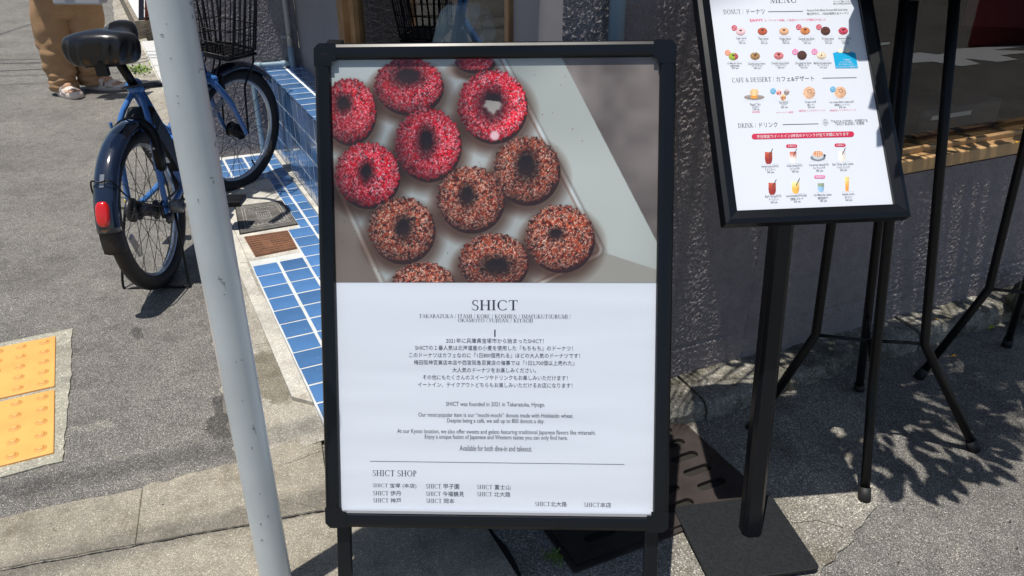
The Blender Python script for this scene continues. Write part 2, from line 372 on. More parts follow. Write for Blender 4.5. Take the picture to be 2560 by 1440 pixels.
# concrete apron between asphalt and path: rises to the path's level, rough-edged
L_px = [(282, -30), (284, 20), (292, 70), (318, 170), (338, 250), (385, 340), (432, 440), (485, 560), (505, 640), (520, 760), (538, 860), (556, 960), (575, 1060), (601, 1170)]
Lp = [G(*p) for p in L_px]
ra = []
for p in Lp:
    t = (p - P0).dot(LD); ra.append((p, P0 + LD * t, t))
mb = MB(); nl = []
pts = []
K = 7
for i in range(len(ra) - 1):
    for j in range(K):
        f = j / K; a = ra[i][0].lerp(ra[i + 1][0], f); b = ra[i][1].lerp(ra[i + 1][1], f)
        t = ra[i][2] * (1 - f) + ra[i + 1][2] * f; pts.append((a + LN * rnd.uniform(-.012, .012), b, t))
a, b, t = ra[-1]; pts.append((a, b, t))
vs, fs = [], []; M_ = 8
for a, b, t in pts:
    zt = .030 if t > -.25 else max(.0, .030 + (t + .25) * .018)
    for k in range(M_ + 1):
        f = k / M_; q = a.lerp(b, f); z = .004 + (zt - .004) * (f ** 1.2); vs.append((q.x, q.y, max(z, .004) if k else .0015))
for i in range(len(pts) - 1):
    for k in range(M_):
        n = M_ + 1; fs.append((i * n + k, i * n + k + 1, (i + 1) * n + k + 1, (i + 1) * n + k))
o = MB().add(vs, fs).obj('concrete_apron', M_apron, smooth=True); o['kind'] = 'structure'

# dirt gathered along the gutter crease, hairline cracks, loose grit
def ribbon(name, pts_, w, z, m, seed, amp):
    r = random.Random(seed); vs = []; P = []
    for i in range(len(pts_) - 1):
        k = max(2, int((pts_[i + 1] - pts_[i]).length / .008))
        P += [pts_[i].lerp(pts_[i + 1], j / k) for j in range(k)]
    P.append(pts_[-1]); dd_ = Vector((0, 0, 0))
    for i, p in enumerate(P):
        t = (P[min(i + 1, len(P) - 1)] - P[max(i - 1, 0)]).normalized(); q = Vector((-t.y, t.x, 0)); dd_ = dd_ * .7 + q * r.uniform(-amp, amp); ww = w * r.uniform(.35, 1.3)
        vs += [(p.x + dd_.x - q.x * ww, p.y + dd_.y - q.y * ww, z), (p.x + dd_.x + q.x * ww, p.y + dd_.y + q.y * ww, z)]
    o = MB().add(vs, [(2 * i, 2 * i + 2, 2 * i + 3, 2 * i + 1) for i in range(len(P) - 1)]).obj(name, m); o['kind'] = 'stuff'; return o
M_dirt = mat('crease_dirt', (.115, .105, .085), .95, var=.3, vs=60)
ribbon('crease_dirt', [along(gl0, dg, -2.2), gl1, gl2], .0022, .0148, M_dirt, 3, .0012)
def crk(pxs, w, z, seed): ribbon('pavement_crack', [G(*p, z) for p in pxs], w, z, M_gap, seed, .0016)
crk([(700, 1162), (735, 1153), (770, 1138), (800, 1128)], .0005, .0125, 4)
crk([(640, 862), (665, 858), (690, 862), (722, 848)], .0006, .0245, 5)
crk([(1980, 1308), (2040, 1300), (2110, 1320)], .0007, .0068, 6)
mbg = MB(); mbw = MB(); rg_ = random.Random(12)
for k in range(520):
    px, py = (rg_.uniform(0, 820), rg_.uniform(260, 1440)) if k % 2 else (rg_.uniform(1700, 2560), rg_.uniform(900, 1440)); s_ = rg_.uniform(.0008, .0022) * (1.6 if rg_.random() < .08 else 1); q = G(px, py, .012 if py > 1180 and px < 900 else .004)
    bb_ = mbg if rg_.random() < .55 else mbw; c4_ = [q + Vector((s_ * math.cos(a) * rg_.uniform(.6, 1.2), s_ * math.sin(a) * rg_.uniform(.6, 1.2), 0)) for a in (0, 1.4, 3.0, 4.5)]
    bb_.add(c4_ + [q + Vector((0, 0, s_ * .9))], [(0, 1, 4), (1, 2, 4), (2, 3, 4), (3, 0, 4)])
o = mbg.obj('loose_grit', mat('dark_grit', (.07, .06, .05), .9)); o['kind'] = 'stuff'
o = mbw.obj('pale_grit', mat('pale_grit', (.62, .60, .54), .8)); o['kind'] = 'stuff'
# plinth at the foot of the front wall (cast concrete in lengths, cracked)
pl = empty('wall_plinth', (0, 0, 0), kind='structure')
def plinth_seg(s0, s1, w0, w1, h, seed):
    r = random.Random(seed); n = max(6, int((s1 - s0) / .03)); vs, fs = [], []; prof = [(0, .0), (.0, .6), (.08, .9), (.22, 1), (.6, 1.02), (1, 1.03)]
    for i in range(n + 1):
        s = s0 + (s1 - s0) * i / n; w = w0 + (w1 - w0) * i / n + r.uniform(-.004, .004); hh = h + r.uniform(-.003, .003)
        for (a, b) in prof:
            q = PB + DB * s + NB * (w * (1 - a)) ; vs.append((q.x + r.uniform(-.001, .001), q.y, b * hh if b else -.01))
    m = len(prof)
    for i in range(n):
        for k in range(m - 1): fs.append((i * m + k, (i + 1) * m + k, (i + 1) * m + k + 1, i * m + k + 1))
    fs.append(tuple(range(m))); fs.append(tuple(n * m + k for k in range(m - 1, -1, -1)))
    o = MB().add(vs, fs).obj('plinth_length', M_plinth, pl, smooth=False); return o
plinth_seg(-.36, .018, .125, .13, .058, 3); plinth_seg(.024, .30, .14, .12, .062, 4); plinth_seg(.304, .80, .12, .10, .055, 5); plinth_seg(.805, 1.22, .10, .09, .06, 6); plinth_seg(1.23, 2.4, .12, .12, .06, 7)

# ------------------------------------------------------------------ blue tiled path (each tile a piece)
path = empty('tiled_path', (0, 0, 0), kind='structure')
CT = .0915; GW = .0085
def tile_mesh(a, b, h=.006):
    bm = bmesh.new(); bmesh.ops.create_cube(bm, size=1)
    for v in bm.verts: v.co = Vector((v.co.x * a, v.co.y * b, v.co.z * h - h / 2))
    bmesh.ops.bevel(bm, geom=[e for e in bm.edges if all(v.co.z > -h * .4 for v in e.verts)], offset=.0014, segments=2, affect='EDGES')
    me = bpy.data.meshes.new('tile'); bm.to_mesh(me); bm.free(); me.materials.append(M_tile); return me
TM = tile_mesh(CT - GW * .95, CT - GW * .62); TMh = tile_mesh(CT * .5 - GW, CT - GW * .62)
def ptxy(u, v): return P0 + LN * u + LD * v
v_row0 = (G(626.7, 666.2, PLZ) - P0).dot(LD)
v_wall = (meet(P0, AL, PA, AA) - P0).dot(LD)
def vat(px, py): return (G(px, py, PLZ) - P0).dot(LD)
v_rn, v_mid, v_mf = vat(639, 650), vat(722, 576), vat(620, 452)
nfar = int((v_wall - v_row0) / CT) + 3
tcount = 0
box_u = .345
v_near = (G(815, 1100, PLZ) - P0).dot(LD) - .05
for j in range(-14, nfar):
    v0 = v_row0 + (j - 1) * CT + CT / 2 + .0
    for i in range(0, 6):
        u = (i + .5) * CT
        if i >= 4 and v0 > -.9 + .2: 
            pass
        c = ptxy(u, v0)
        if (c - PA).dot(NA) < .05: continue
        if (c - CB).dot(-LN) < .05: continue
        full = v0 > v_mf + .02
        half = False
        if not full:
            if v0 > v_mid + .02:
                if i < 2: continue
                if i == 2: half = True
            elif v0 > v_rn - .01:
                if i < 2: continue
        if v0 < v_near: continue

        o = bpy.data.objects.new('tile', TMh if half else TM); COL.objects.link(o); o.parent = path
        cc = ptxy(u + (CT * .25 if half else 0), v0)
        o.location = (cc.x, cc.y, PLZ + rnd.uniform(-.0004, .0004)); o.rotation_euler = (rnd.uniform(-.004, .004), rnd.uniform(-.004, .004), rad(AL - 90) + rnd.uniform(-.004, .004))
        tcount += 1
print('path tiles', tcount, v_near, v_row0, v_wall, v_mf, v_mid, v_rn)
# bed of grout with its riser towards the street, cement pad around the manhole
q = [ptxy(0, v_near - CT * .4), ptxy(.54, v_near - CT * .4), ptxy(.54, v_wall + .15), ptxy(0, v_wall)]
mb = MB(); mb.prism(q, -.03, PLZ - .0012); o = mb.obj('grout_bed', M_grout, path)
pad = [ptxy(-.03, v_rn - CT * .0), ptxy(2 * CT + .0, v_rn - .0), ptxy(2 * CT, v_mid + .01), ptxy(2.5 * CT, v_mid + .02), ptxy(2.5 * CT, v_mf + .0), ptxy(-.05, v_mf + .0)]
mb = MB(); mb.prism(pad, 0, PLZ - .0006); o = mb.obj('cement_pad', M_cement, path)
mb = MB(); mb.prism([ptxy(-.045, v_rn - .9), ptxy(-.0015, v_rn - .95), ptxy(-.0015, v_mf + .3), ptxy(-.05, v_mf + .3)], 0, PLZ - .0018); o = mb.obj('cement_edge', M_cement, path)

# ------------------------------------------------------------------ manhole covers
def quadmap(c, n1, n2):
    def f(a, b): return (c[0].lerp(c[1], a)).lerp(c[3].lerp(c[2], a), b)
    return f
def cover(name, corners, m, lab, kind):
    c = [G(*p, PLZ) for p in corners]; e = empty(name, sum(c, Vector()) / 4, lab, 'manhole cover'); f = quadmap(c, 0, 0)
    O = e.location
    def R(a, b, dz=0): q = f(a, b) - O; return Vector((q.x, q.y, PLZ - O.z + dz))
    mb = MB(); mb.hexa([R(0, 0, -.02), R(0, 1, -.02), R(1, 1, -.02), R(1, 0, -.02)][::-1], [R(0, 0, .0015), R(0, 1, .0015), R(1, 1, .0015), R(1, 0, .0015)][::-1]); mb.obj('rim', M_gap if kind else M_rust, e)
    mb = MB(); mb.hexa([R(.02, .02, 0), R(.02, .98, 0), R(.98, .98, 0), R(.98, .02, 0)][::-1], [R(.02, .02, .0035), R(.02, .98, .0035), R(.98, .98, .0035), R(.98, .02, .0035)][::-1]); mb.obj('plate', m, e)
    mb = MB()
    def bar(a, b, w, h, z=.0036, dz=.0022):
        A = [R(a - w / 2, b - h / 2, z), R(a + w / 2, b - h / 2, z), R(a + w / 2, b + h / 2, z), R(a - w / 2, b + h / 2, z)]
        mb.hexa(A, [p + Vector((0, 0, dz)) for p in A])
    if kind == 1:                                   # ornamental borders and centre panel
        for k in (.12, .17): 
            bar(.5, k, .8, .018); bar(.5, 1 - k, .8, .018); bar(k, .5, .018, .8); bar(1 - k, .5, .018, .8)
        for k in range(9): bar(.2 + k * .075, .23, .035, .03); bar(.2 + k * .075, .8, .035, .03)
        for k in range(5): bar(.42 + .04 * k, .5, .014, .16 - .02 * (k % 3))
        for k in (.38, .62): bar(k, .5, .015, .28)
        for k in (.36, .64): bar(.5, k, .25, .02)
        for k in range(60): bar(.25 + .5 * rnd.random(), .3 + .4 * rnd.random(), .012, .01)
        mb.obj('relief', M_mhraised, e)
        mb = MB(); bar(.5, .985, .02, .015)
    else:
        for i in range(14):
            for j in range(9):
                if 3 < i < 7 and 2 < j < 6: continue
                bar(.05 + i * .069, .07 + j * .107, .05, .075, .0036, .0018)
        o = mb.obj('stud_grid', M_rust, e); o['kind'] = 'stuff'
    return e
cover('manhole_cover', [(587, 516), (705, 501), (746, 562), (599, 587)], M_mh, 'worn grey iron manhole cover with raised ornament beside the blue path tiles', 1)
cover('manhole_cover', [(610, 593), (720, 577), (744, 622), (639, 643)], M_rust, 'small rusty brown iron cover with square studs set in pale cement', 0)

# ------------------------------------------------------------------ tactile paving tiles
TA = 26.5; tU, tV = dirv(TA), dirv(TA + 90)
b0 = Vector((-1.39, 2.05, 0))
def bump_mesh():
    mb = MB(); mb.lathe([(.0148, 0), (.0128, .0016), (.0106, .0018), (.0078, .0048), (.0064, .0054), (0.0001, .0055)], (0, 0, 0), 18); me = mb.mesh('bump'); me.materials.append(M_yellow); me.materials.append(mat('shaded_yellow', (.50, .245, .065), .7)); me.polygons.foreach_set('material_index', [1 if (i % 5) in (0, 2) else 0 for i in range(len(me.polygons))])  # shade painted into the colour of the dome slopes so the domes show
    me.polygons.foreach_set('use_smooth', [True] * len(me.polygons)); return me
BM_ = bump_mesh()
def tactile(cx, cy, lab):
    c = b0 + tU * cx + tV * cy
    e = empty('tactile_paving_tile', (c.x, c.y, 0), lab, 'tactile tile', 'yellow tactile paving tiles'); e.rotation_euler = (0, 0, rad(TA))
    mb = MB(); mb.box((0, 0, .003), (.298, .298, .014)); o = mb.obj('slab', M_yellow, e); bev(o, .0025, 2)
    for i in range(5):
        for j in range(5):
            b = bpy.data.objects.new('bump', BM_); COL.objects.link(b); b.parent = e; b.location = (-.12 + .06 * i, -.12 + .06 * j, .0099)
tactile(-.12, -.12, 'yellow tactile tile with domes, the farther of the two at the left edge')
tactile(-.12, -.437, 'yellow tactile tile with domes, the nearer of the two at the left edge')
c = b0 + tU * -.12 + tV * -.278
mb = MB(); q = [(-.18, -.345), (.168, -.345), (.175, -.2), (.190, 0.1), (.192, .345), (-.18, .345)]
qq = []
for i, (a, b) in enumerate(q):
    a2, b2 = q[(i + 1) % len(q)]
    for k in range(8):
        f = k / 8; s = c + tU * (a + (a2 - a) * f + rnd.uniform(-.003, .003)) + tV * (b + (b2 - b) * f + rnd.uniform(-.003, .003)); qq.append((s.x, s.y))
mb.prism(qq, -.01, .0045); o = mb.obj('mortar_bed', M_mortar); o['kind'] = 'structure'

# ------------------------------------------------------------------ numpy noise
def vnoise(h, w, cell, seed):
    r = np.random.default_rng(seed); gh, gw = int(h / cell) + 4, int(w / cell) + 4; g = r.random((gh, gw))
    y = np.arange(h) / cell; x = np.arange(w) / cell; yi = y.astype(int); xi = x.astype(int); fy = y - yi; fx = x - xi
    fy = fy * fy * (3 - 2 * fy); fx = fx * fx * (3 - 2 * fx)
    a = g[yi][:, xi]; b = g[yi][:, xi + 1]; c = g[yi + 1][:, xi]; d = g[yi + 1][:, xi + 1]
    return (a * (1 - fx) + b * fx) * (1 - fy)[:, None] + (c * (1 - fx) + d * fx) * fy[:, None]
def stucco_wall(name, P, D, Nn, length, z0, z1, step, amp, m, parent, seed, worm=1.6, bev_joint=None):
    nx, nz = int(length / step) + 1, int((z1 - z0) / step) + 1
    c = .0040 / step
    n1 = vnoise(nz, nx, c, seed); n2 = vnoise(nz, nx, c * .5, seed + 1); n3 = vnoise(nz, nx, c * 8, seed + 2)
    h = np.clip((n1 * .65 + n2 * .35 - .5) * worm * 2 + .35 + (n3 - .5) * .12, 0, .8)
    h = h ** .8 * amp
    if bev_joint is not None:
        zz = z0 + np.arange(nz) * step
        g = np.exp(-((zz - bev_joint) / .004) ** 2)[:, None]; h = h * (1 - g) - g * .003
    X = np.arange(nx) * step; Z = z0 + np.arange(nz) * step
    V = np.zeros((nz, nx, 3)); 
    V[..., 0] = P.x + D.x * X[None, :] + Nn.x * h; V[..., 1] = P.y + D.y * X[None, :] + Nn.y * h; V[..., 2] = Z[:, None]
    idx = np.arange(nx * nz).reshape(nz, nx)
    F = np.stack([idx[:-1, :-1], idx[:-1, 1:], idx[1:, 1:], idx[1:, :-1]], -1).reshape(-1, 4)
    me = bpy.data.meshes.new(name); me.vertices.add(nx * nz); me.vertices.foreach_set('co', V.reshape(-1))
    me.loops.add(F.size); me.loops.foreach_set('vertex_index', F.reshape(-1)); me.polygons.add(len(F)); me.polygons.foreach_set('loop_start', np.arange(0, F.size, 4)); me.polygons.foreach_set('loop_total', np.full(len(F), 4))
    me.update(calc_edges=True); me.validate()
    return link(name, me, m, parent, smooth=True)

# ------------------------------------------------------------------ the shop
shop = empty('shop_building', (CB.x, CB.y, 0), 'grey stuccoed corner shop with wood framed windows behind the black signs', 'building')
def sh(o): o.parent = shop; o.matrix_parent_inverse = Matrix.Translation(-shop.location); return o
WH = 2.9
s_ca = (CA - CB).dot(LD)
# window in the front wall
jL = (VPt(1990, 0, PB, AB) - CB).dot(DB); jR = 3.4
zs_b = VPt(2249, 443, PB + NB * .006, AB).z; zs_t = VPt(2238, 408, PB + NB * .006, AB).z
zs_t = max(zs_t, zs_b + .035)
jt_z = .150                                      # horizontal cold joint low in the render
sh(stucco_wall('wall', CB + DB * 0.0, DB, NB, jL, -.02, 1.35, .0034, .0026, M_stucco, None, 21, bev_joint=jt_z))
sh(stucco_wall('wall', CB + DB * jL, DB, NB, 1.38, -.02, zs_b + .004, .0034, .0026, M_stucco, None, 27, bev_joint=jt_z))
mb = MB()
def wallbox(P, D, Nn, s0, s1, z0, z1, th=.12, off=0): # slab whose outer face is off behind the line
    a = P + D * s0 - Nn * off; b = P + D * s1 - Nn * off; a2 = a - Nn * th; b2 = b - Nn * th
    return [Vector((q.x, q.y, z0)) for q in (a, b, b2, a2)], [Vector((q.x, q.y, z1)) for q in (a, b, b2, a2)]
mb.hexa(*wallbox(CB, DB, NB, 0, jL, 1.35, WH)); mb.hexa(*wallbox(CB, DB, NB, jL, jR, 1.75, WH)); mb.hexa(*wallbox(CB, DB, NB, jL + 1.38, jR, -.02, zs_b, .12))
mb.hexa(*wallbox(CB, DB, NB, jR, 4.2, -.02, WH)); mb.hexa(*wallbox(CB, DB, NB, jL, jL + 1.39, -.02, zs_b, .1, .01)); mb.hexa(*wallbox(CB, DB, NB, .12, jL, -.02, 1.35, .1, .008))
sh(mb.obj('upper_wall', M_smooth))
# sill: board + front lip + back rail
e = VPt(2560, 396, PB + NB * .006, AB); zs = (zs_b + e.z) / 2
mb = MB(); mb.hexa(*wallbox(CB, DB, NB, jL - .01, jR, zs_b + .006, zs_t, .16, -.0065)); o = sh(mb.obj('sill', M_sill)); bev(o, .003)
mb = MB(); mb.hexa(*wallbox(CB, DB, NB, jL - .0, jR, zs_t + .0005, zs_t + .014, .018, .035)); o = mb.obj('sill_rail', M_sill, o); bev(o, .002)
# window: frame, pane, dark room behind
gp = .085
wf = sh(MB().add([], []).obj('window', None)) if False else None
mb = MB(); mb.hexa(*wallbox(CB, DB, NB, jL, jL + .05, zs_t + .001, 1.75, .06, .06)); mb.hexa(*wallbox(CB, DB, NB, jR - .05, jR, zs_t + .001, 1.75, .06, .06)); mb.hexa(*wallbox(CB, DB, NB, jL + .05, jR - .05, 1.70, 1.75, .06, .06))
wfr = sh(mb.obj('window', M_sill))
a, b = CB + DB * (jL + .05) - NB * gp, CB + DB * (jR - .05) - NB * gp
mb = MB(); mb.add([(a.x, a.y, zs_t + .001), (b.x, b.y, zs_t + .001), (b.x, b.y, 1.70), (a.x, a.y, 1.70)], [(0, 1, 2, 3)]); mb.obj('pane', M_glass, wfr)
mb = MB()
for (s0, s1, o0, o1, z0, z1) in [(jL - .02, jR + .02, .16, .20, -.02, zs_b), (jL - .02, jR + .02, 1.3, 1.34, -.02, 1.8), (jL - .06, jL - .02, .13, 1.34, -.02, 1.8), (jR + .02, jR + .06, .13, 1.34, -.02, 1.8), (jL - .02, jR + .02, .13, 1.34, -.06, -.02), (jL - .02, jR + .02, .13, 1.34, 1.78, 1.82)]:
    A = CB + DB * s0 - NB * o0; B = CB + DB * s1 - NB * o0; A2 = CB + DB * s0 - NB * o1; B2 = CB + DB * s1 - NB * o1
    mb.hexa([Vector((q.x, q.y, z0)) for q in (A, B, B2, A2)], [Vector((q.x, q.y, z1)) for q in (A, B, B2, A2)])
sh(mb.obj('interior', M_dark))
# door wall with its window
mb = MB()
wl, wr = (VPt(847, 0, CB, AL) - CB).dot(LD), (VPt(1283, 0, CB, AL) - CB).dot(LD)     # far and near jamb
zw = .62
NC = -LN
def cw(s0, s1, z0, z1, th=.12, off=0): return wallbox(CB, LD, NC, s0, s1, z0, z1, th, off)
mb.hexa(*cw(-.0, wr, -.02, WH)); mb.hexa(*cw(wl, s_ca, -.02, WH)); mb.hexa(*cw(wr, wl, -.02, zw)); mb.hexa(*cw(wr, wl, 1.9, WH))
sh(mb.obj('door_wall', M_smooth))
fw = .075
mb = MB(); mb.hexa(*cw(wl - fw, wl, zw, 1.9, .05, -.012)); mb.hexa(*cw(wr, wr + .022, zw, 1.9, .05, -.012)); mb.hexa(*cw(wr + .022, wl - fw, zw, zw + .05, .05, -.012)); mb.hexa(*cw(wr + .022, wl - fw, 1.85, 1.9, .05, -.012))
win = sh(mb.obj('window', M_wood)); bev(win, .003)
mb = MB(); mb.hexa(*cw(wl - fw - .07, wl - fw - .0005, zw + .05, 1.85, .03, .012)); mb.obj('inner_frame', M_wood, win)
a = CB + LD * (wr + .022) - NC * .03; b = CB + LD * (wl - fw - .02) - NC * .03
mb = MB(); mb.add([(a.x, a.y, zw), (b.x, b.y, zw), (b.x, b.y, 1.85), (a.x, a.y, 1.85)], [(3, 2, 1, 0)]); mb.obj('pane', M_glass, win)
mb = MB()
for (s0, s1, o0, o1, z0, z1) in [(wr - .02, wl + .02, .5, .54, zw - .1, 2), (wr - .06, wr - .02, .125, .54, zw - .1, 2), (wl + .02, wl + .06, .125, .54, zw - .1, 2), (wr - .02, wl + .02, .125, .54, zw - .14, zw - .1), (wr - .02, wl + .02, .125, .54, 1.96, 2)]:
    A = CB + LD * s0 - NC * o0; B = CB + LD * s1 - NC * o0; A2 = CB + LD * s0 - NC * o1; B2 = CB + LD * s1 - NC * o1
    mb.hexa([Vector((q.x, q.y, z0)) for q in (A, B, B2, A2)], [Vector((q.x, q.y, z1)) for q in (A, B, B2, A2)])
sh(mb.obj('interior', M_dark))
# back wall and far side
WL = meet(P0, AL, PA, AA)
ls = (CA - WL).dot(DA)
sh(stucco_wall('back_wall', WL, DA, NA, ls, PLZ - .02, 1.15, .0034, .0024, M_stucco, None, 41))
mb = MB(); mb.hexa(*wallbox(WL, DA, NA, 0, ls, 1.15, WH)); mb.hexa(*wallbox(WL, DA, NA, .0, ls, -.02, 1.15, .11, .006))
s2 = WL + dirv(104) * 2.5
mb.add([(WL.x, WL.y, -.02), (s2.x, s2.y, -.02), (s2.x, s2.y, WH), (WL.x, WL.y, WH)], [(0, 3, 2, 1)])
sh(mb.obj('side_wall', M_smooth))
# roof: closes the block from above
q = [CB + DB * 4.2, CB, CA, WL, s2, s2 + DB * 5]
mb = MB(); mb.prism([(p.x, p.y) for p in q][::-1], WH, WH + .1); sh(mb.obj('roof', M_smooth))
# canopy over the door wall
mb = MB(); A = CB + LD * .02; B = CA
mb.hexa([Vector((p.x, p.y, 2.2)) for p in (A, B, B + NC * .38 , A + NC * .38)], [Vector((p.x, p.y, 2.27)) for p in (A, B, B + NC * .38, A + NC * .38)])
sh(mb.obj('canopy', M_smooth))

# white plastic bag standing inside the small window, dark box and red cloth inside the big one
def things_inside():
    c = VPt(1000, 110, CB, AL); s = (c - CB).dot(LD); b = CB + LD * s - NC * .22
    e = MB(); r = random.Random(3); vs = []; n = 14; H_ = [(-.02, .13), (.04, .135), (.1, .12), (.16, .10), (.21, .085), (.235, .05)]
    for (z, w) in H_:
        for k in range(n):
            a = 2 * math.pi * k / n; vs.append((b.x + math.cos(a) * w * r.uniform(.8, 1.12), b.y + math.sin(a) * w * .8 * r.uniform(.8, 1.1), zw + .03 + z))
    fs = [(i * n + k, i * n + (k + 1) % n, (i + 1) * n + (k + 1) % n, (i + 1) * n + k) for i in range(len(H_) - 1) for k in range(n)]
    fs.append(tuple(range((len(H_) - 1) * n, len(H_) * n)))
    e.add(vs, fs); m = mat('pale_blue_plastic', (.62, .72, .78), .35); o = e.obj('plastic_bag', m)
    tag(o, 'crumpled pale blue white plastic bag behind the glass of the small window', 'bag')
    mb = MB(); mb.hexa(*wallbox(CB, LD, NC, wr - .01, wl + .01, zw - .03, zw + .008, .36, .13)); sh(mb.obj('inner_sill', M_wood))
    # navy box
    a = VPt(2335, 360, PB - NB * .2, AB); s = (a - CB).dot(DB); mb = MB()
    mb.hexa(*wallbox(CB, DB, NB, s - .17, s + .16, zs_t - .03, zs_t + .085, .16, .13))
    bx = mb.obj('storage_box', M_navy); bev(bx, .008, 3)
    tag(bx, 'navy plastic box with a white label lying inside the big shop window', 'box')
    mb = MB(); mb.hexa(*wallbox(CB, DB, NB, s - .13, s + .03, zs_t + .052, zs_t + .064, .003, .127)); mb.obj('label_strip', M_white, bx)
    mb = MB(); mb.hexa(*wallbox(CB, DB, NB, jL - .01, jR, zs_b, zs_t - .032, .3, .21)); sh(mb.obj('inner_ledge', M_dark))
    # red cloth
    a = VPt(2560, 60, PB - NB * .5, AB); s = (a - CB).dot(DB); mb = MB(); vs = []; K = 40
    for i in range(K + 1):
        f = i / K; q = CB + DB * (s - .25 + 1.2 * f) - NB * (.55 + .012 * math.sin(f * 60)); vs += [(q.x, q.y, .78 - .1 * f), (q.x, q.y, 1.75)]
    mb.add(vs, [(2 * i, 2 * i + 2, 2 * i + 3, 2 * i + 1) for i in range(K)]); o = mb.obj('curtain', M_redcloth, smooth=True)
    tag(o, 'dark red cloth curtain hanging inside the big shop window', 'curtain')
things_inside()

# ------------------------------------------------------------------ tiled planter box against the walls
ZB = .435
bx = empty('tiled_box', (0, 0, 0), 'low box faced with blue square tiles standing against the grey wall', 'tiled box')
u0 = box_u; u1 = (CB - P0).dot(LN) - .004; v1 = v_wall - .0
vb0 = (G(800, 560, PLZ) - P0).dot(LD) - .75
mb = MB(); c4 = [ptxy(u0 + .0015, vb0), ptxy(u1, vb0), ptxy(u1, v1 + .1), ptxy(u0 + .0015, v1 - .02)]
mb.prism([(p.x, p.y) for p in c4], PLZ - .002, ZB - .0012); mb.obj('core', mat('box_grout', (.74, .76, .75), .8), bx)
BT = .0975
TB = tile_mesh(BT - .008, BT - .007)
nf = int((v1 - vb0) / BT)
for j in range(nf + 1):
    v = v1 - .055 - j * BT
    if v < vb0 + .04: break
    for k in range(4):                              # street face
        z = ZB - .006 - BT * (k + .5)
        o = bpy.data.objects.new('tile', TB); COL.objects.link(o); o.parent = bx; c = ptxy(u0, v)
        o.matrix_local = Matrix.Translation((c.x, c.y, z)) @ Matrix((( LD.x, 0, -LN.x, 0), (LD.y, 0, -LN.y, 0), (0, 1, 0, 0), (0, 0, 0, 1))) @ Matrix.Rotation(rnd.uniform(-.012, .012), 4, 'X') @ Matrix.Rotation(rnd.uniform(-.008, .008), 4, 'Y')
    for k in range(2):
        u = u0 - .0055 + BT * (k + .5)
        if u + BT / 2 > u1 + .03: continue
        o = bpy.data.objects.new('tile', TB); COL.objects.link(o); o.parent = bx; c = ptxy(u, v); o.location = (c.x, c.y, ZB); o.rotation_euler = (rnd.uniform(-.006, .006), rnd.uniform(-.006, .006), rad(AL - 90))
for k in range(4):                                  # near end face
    for i in range(2):
        z = ZB - .006 - BT * (k + .5); c = ptxy(u0 + .004 + BT * (i + .5), vb0 - .0045)
        if (i + 1) * BT > u1 - u0 + .03: continue
        o = bpy.data.objects.new('tile', TB); COL.objects.link(o); o.parent = bx
        o.matrix_local = Matrix.Translation((c.x, c.y, z)) @ Matrix(((LN.x, 0, -LD.x, 0), (LN.y, 0, -LD.y, 0), (0, 1, 0, 0), (0, 0, 0, 1)))
mb = MB(); mb.hexa([Vector((p.x, p.y, PLZ - .001)) for p in (ptxy(u0 - .020, vb0), ptxy(u0 - .001, vb0), ptxy(u0 - .001, v1 - .03), ptxy(u0 - .020, v1 - .03))], [Vector((p.x, p.y, PLZ + .010)) for p in (ptxy(u0 - .020, vb0), ptxy(u0 - .001, vb0), ptxy(u0 - .001, v1 - .03), ptxy(u0 - .020, v1 - .03))]); mb.obj('base_joint', M_cement, bx)

# ------------------------------------------------------------------ pipes
def pipe_ring(mb, p, d, r, w):
    mb.tube([Vector(p) - Vector(d) * w / 2, Vector(p) + Vector(d) * w / 2], r, 16)
pA = WL + DA * ((G(657, 380, PLZ) - WL).dot(DA)) + NA * .03
pB_ = CA - DA * .045 + NA * .03
zp = VPt(700, 160, PA + NA * .03, AA).z
pe = empty('water_pipe', (pA.x, pA.y, 0), 'blue grey plastic pipe rising beside the tiled box and turning along the wall', 'pipe')
def loc(o, root): o.parent = root; o.matrix_parent_inverse = root.matrix_basis.inverted(); return o
mb = MB(); mb.tube(smooth_pts([(pA.x, pA.y, 0), (pA.x, pA.y, zp * .5), (pA.x, pA.y, zp - .02), Vector((pA.x, pA.y, zp - .004)) + DA * .004, Vector((pA.x, pA.y, zp)) + DA * .02, Vector((pA.x, pA.y, zp)) + DA * .1, Vector((pB_.x, pB_.y, zp))], 4), .0125, 14); loc(mb.obj('tube', M_pipe, smooth=True), pe)
mb = MB(); pipe_ring(mb, (pA.x, pA.y, zp - .035), (0, 0, 1), .0155, .028); pipe_ring(mb, Vector((pA.x, pA.y, zp)) + DA * .035, DA, .0155, .028); mb.tube([(pA.x, pA.y, zp - .05), (pA.x, pA.y, zp - .01), Vector((pA.x, pA.y, zp)) + DA * .01, Vector((pA.x, pA.y, zp)) + DA * .045], .0150, 14); pipe_ring(mb, Vector((pB_.x, pB_.y, zp)) - DA * .04, DA, .0155, .025); loc(tag(mb.obj('elbow', M_pipe, smooth=True), kind='stuff'), pe)
zc = VPt(783, 112, pB_, AA).z
pv = empty('drain_pipe', (pB_.x, pB_.y, 0), 'slim cream pipe with a clamp in the wall corner above the black sign', 'pipe')
mb = MB(); mb.tube([(pB_.x, pB_.y, zc), (pB_.x, pB_.y, 2.15)], .0125, 14); loc(mb.obj('tube', M_cream, smooth=True), pv)
mb = MB(); mb.tube([(pB_.x, pB_.y, .2), (pB_.x, pB_.y, zc)], .0145, 14); loc(mb.obj('lower_tube', M_pipe, smooth=True), pv)
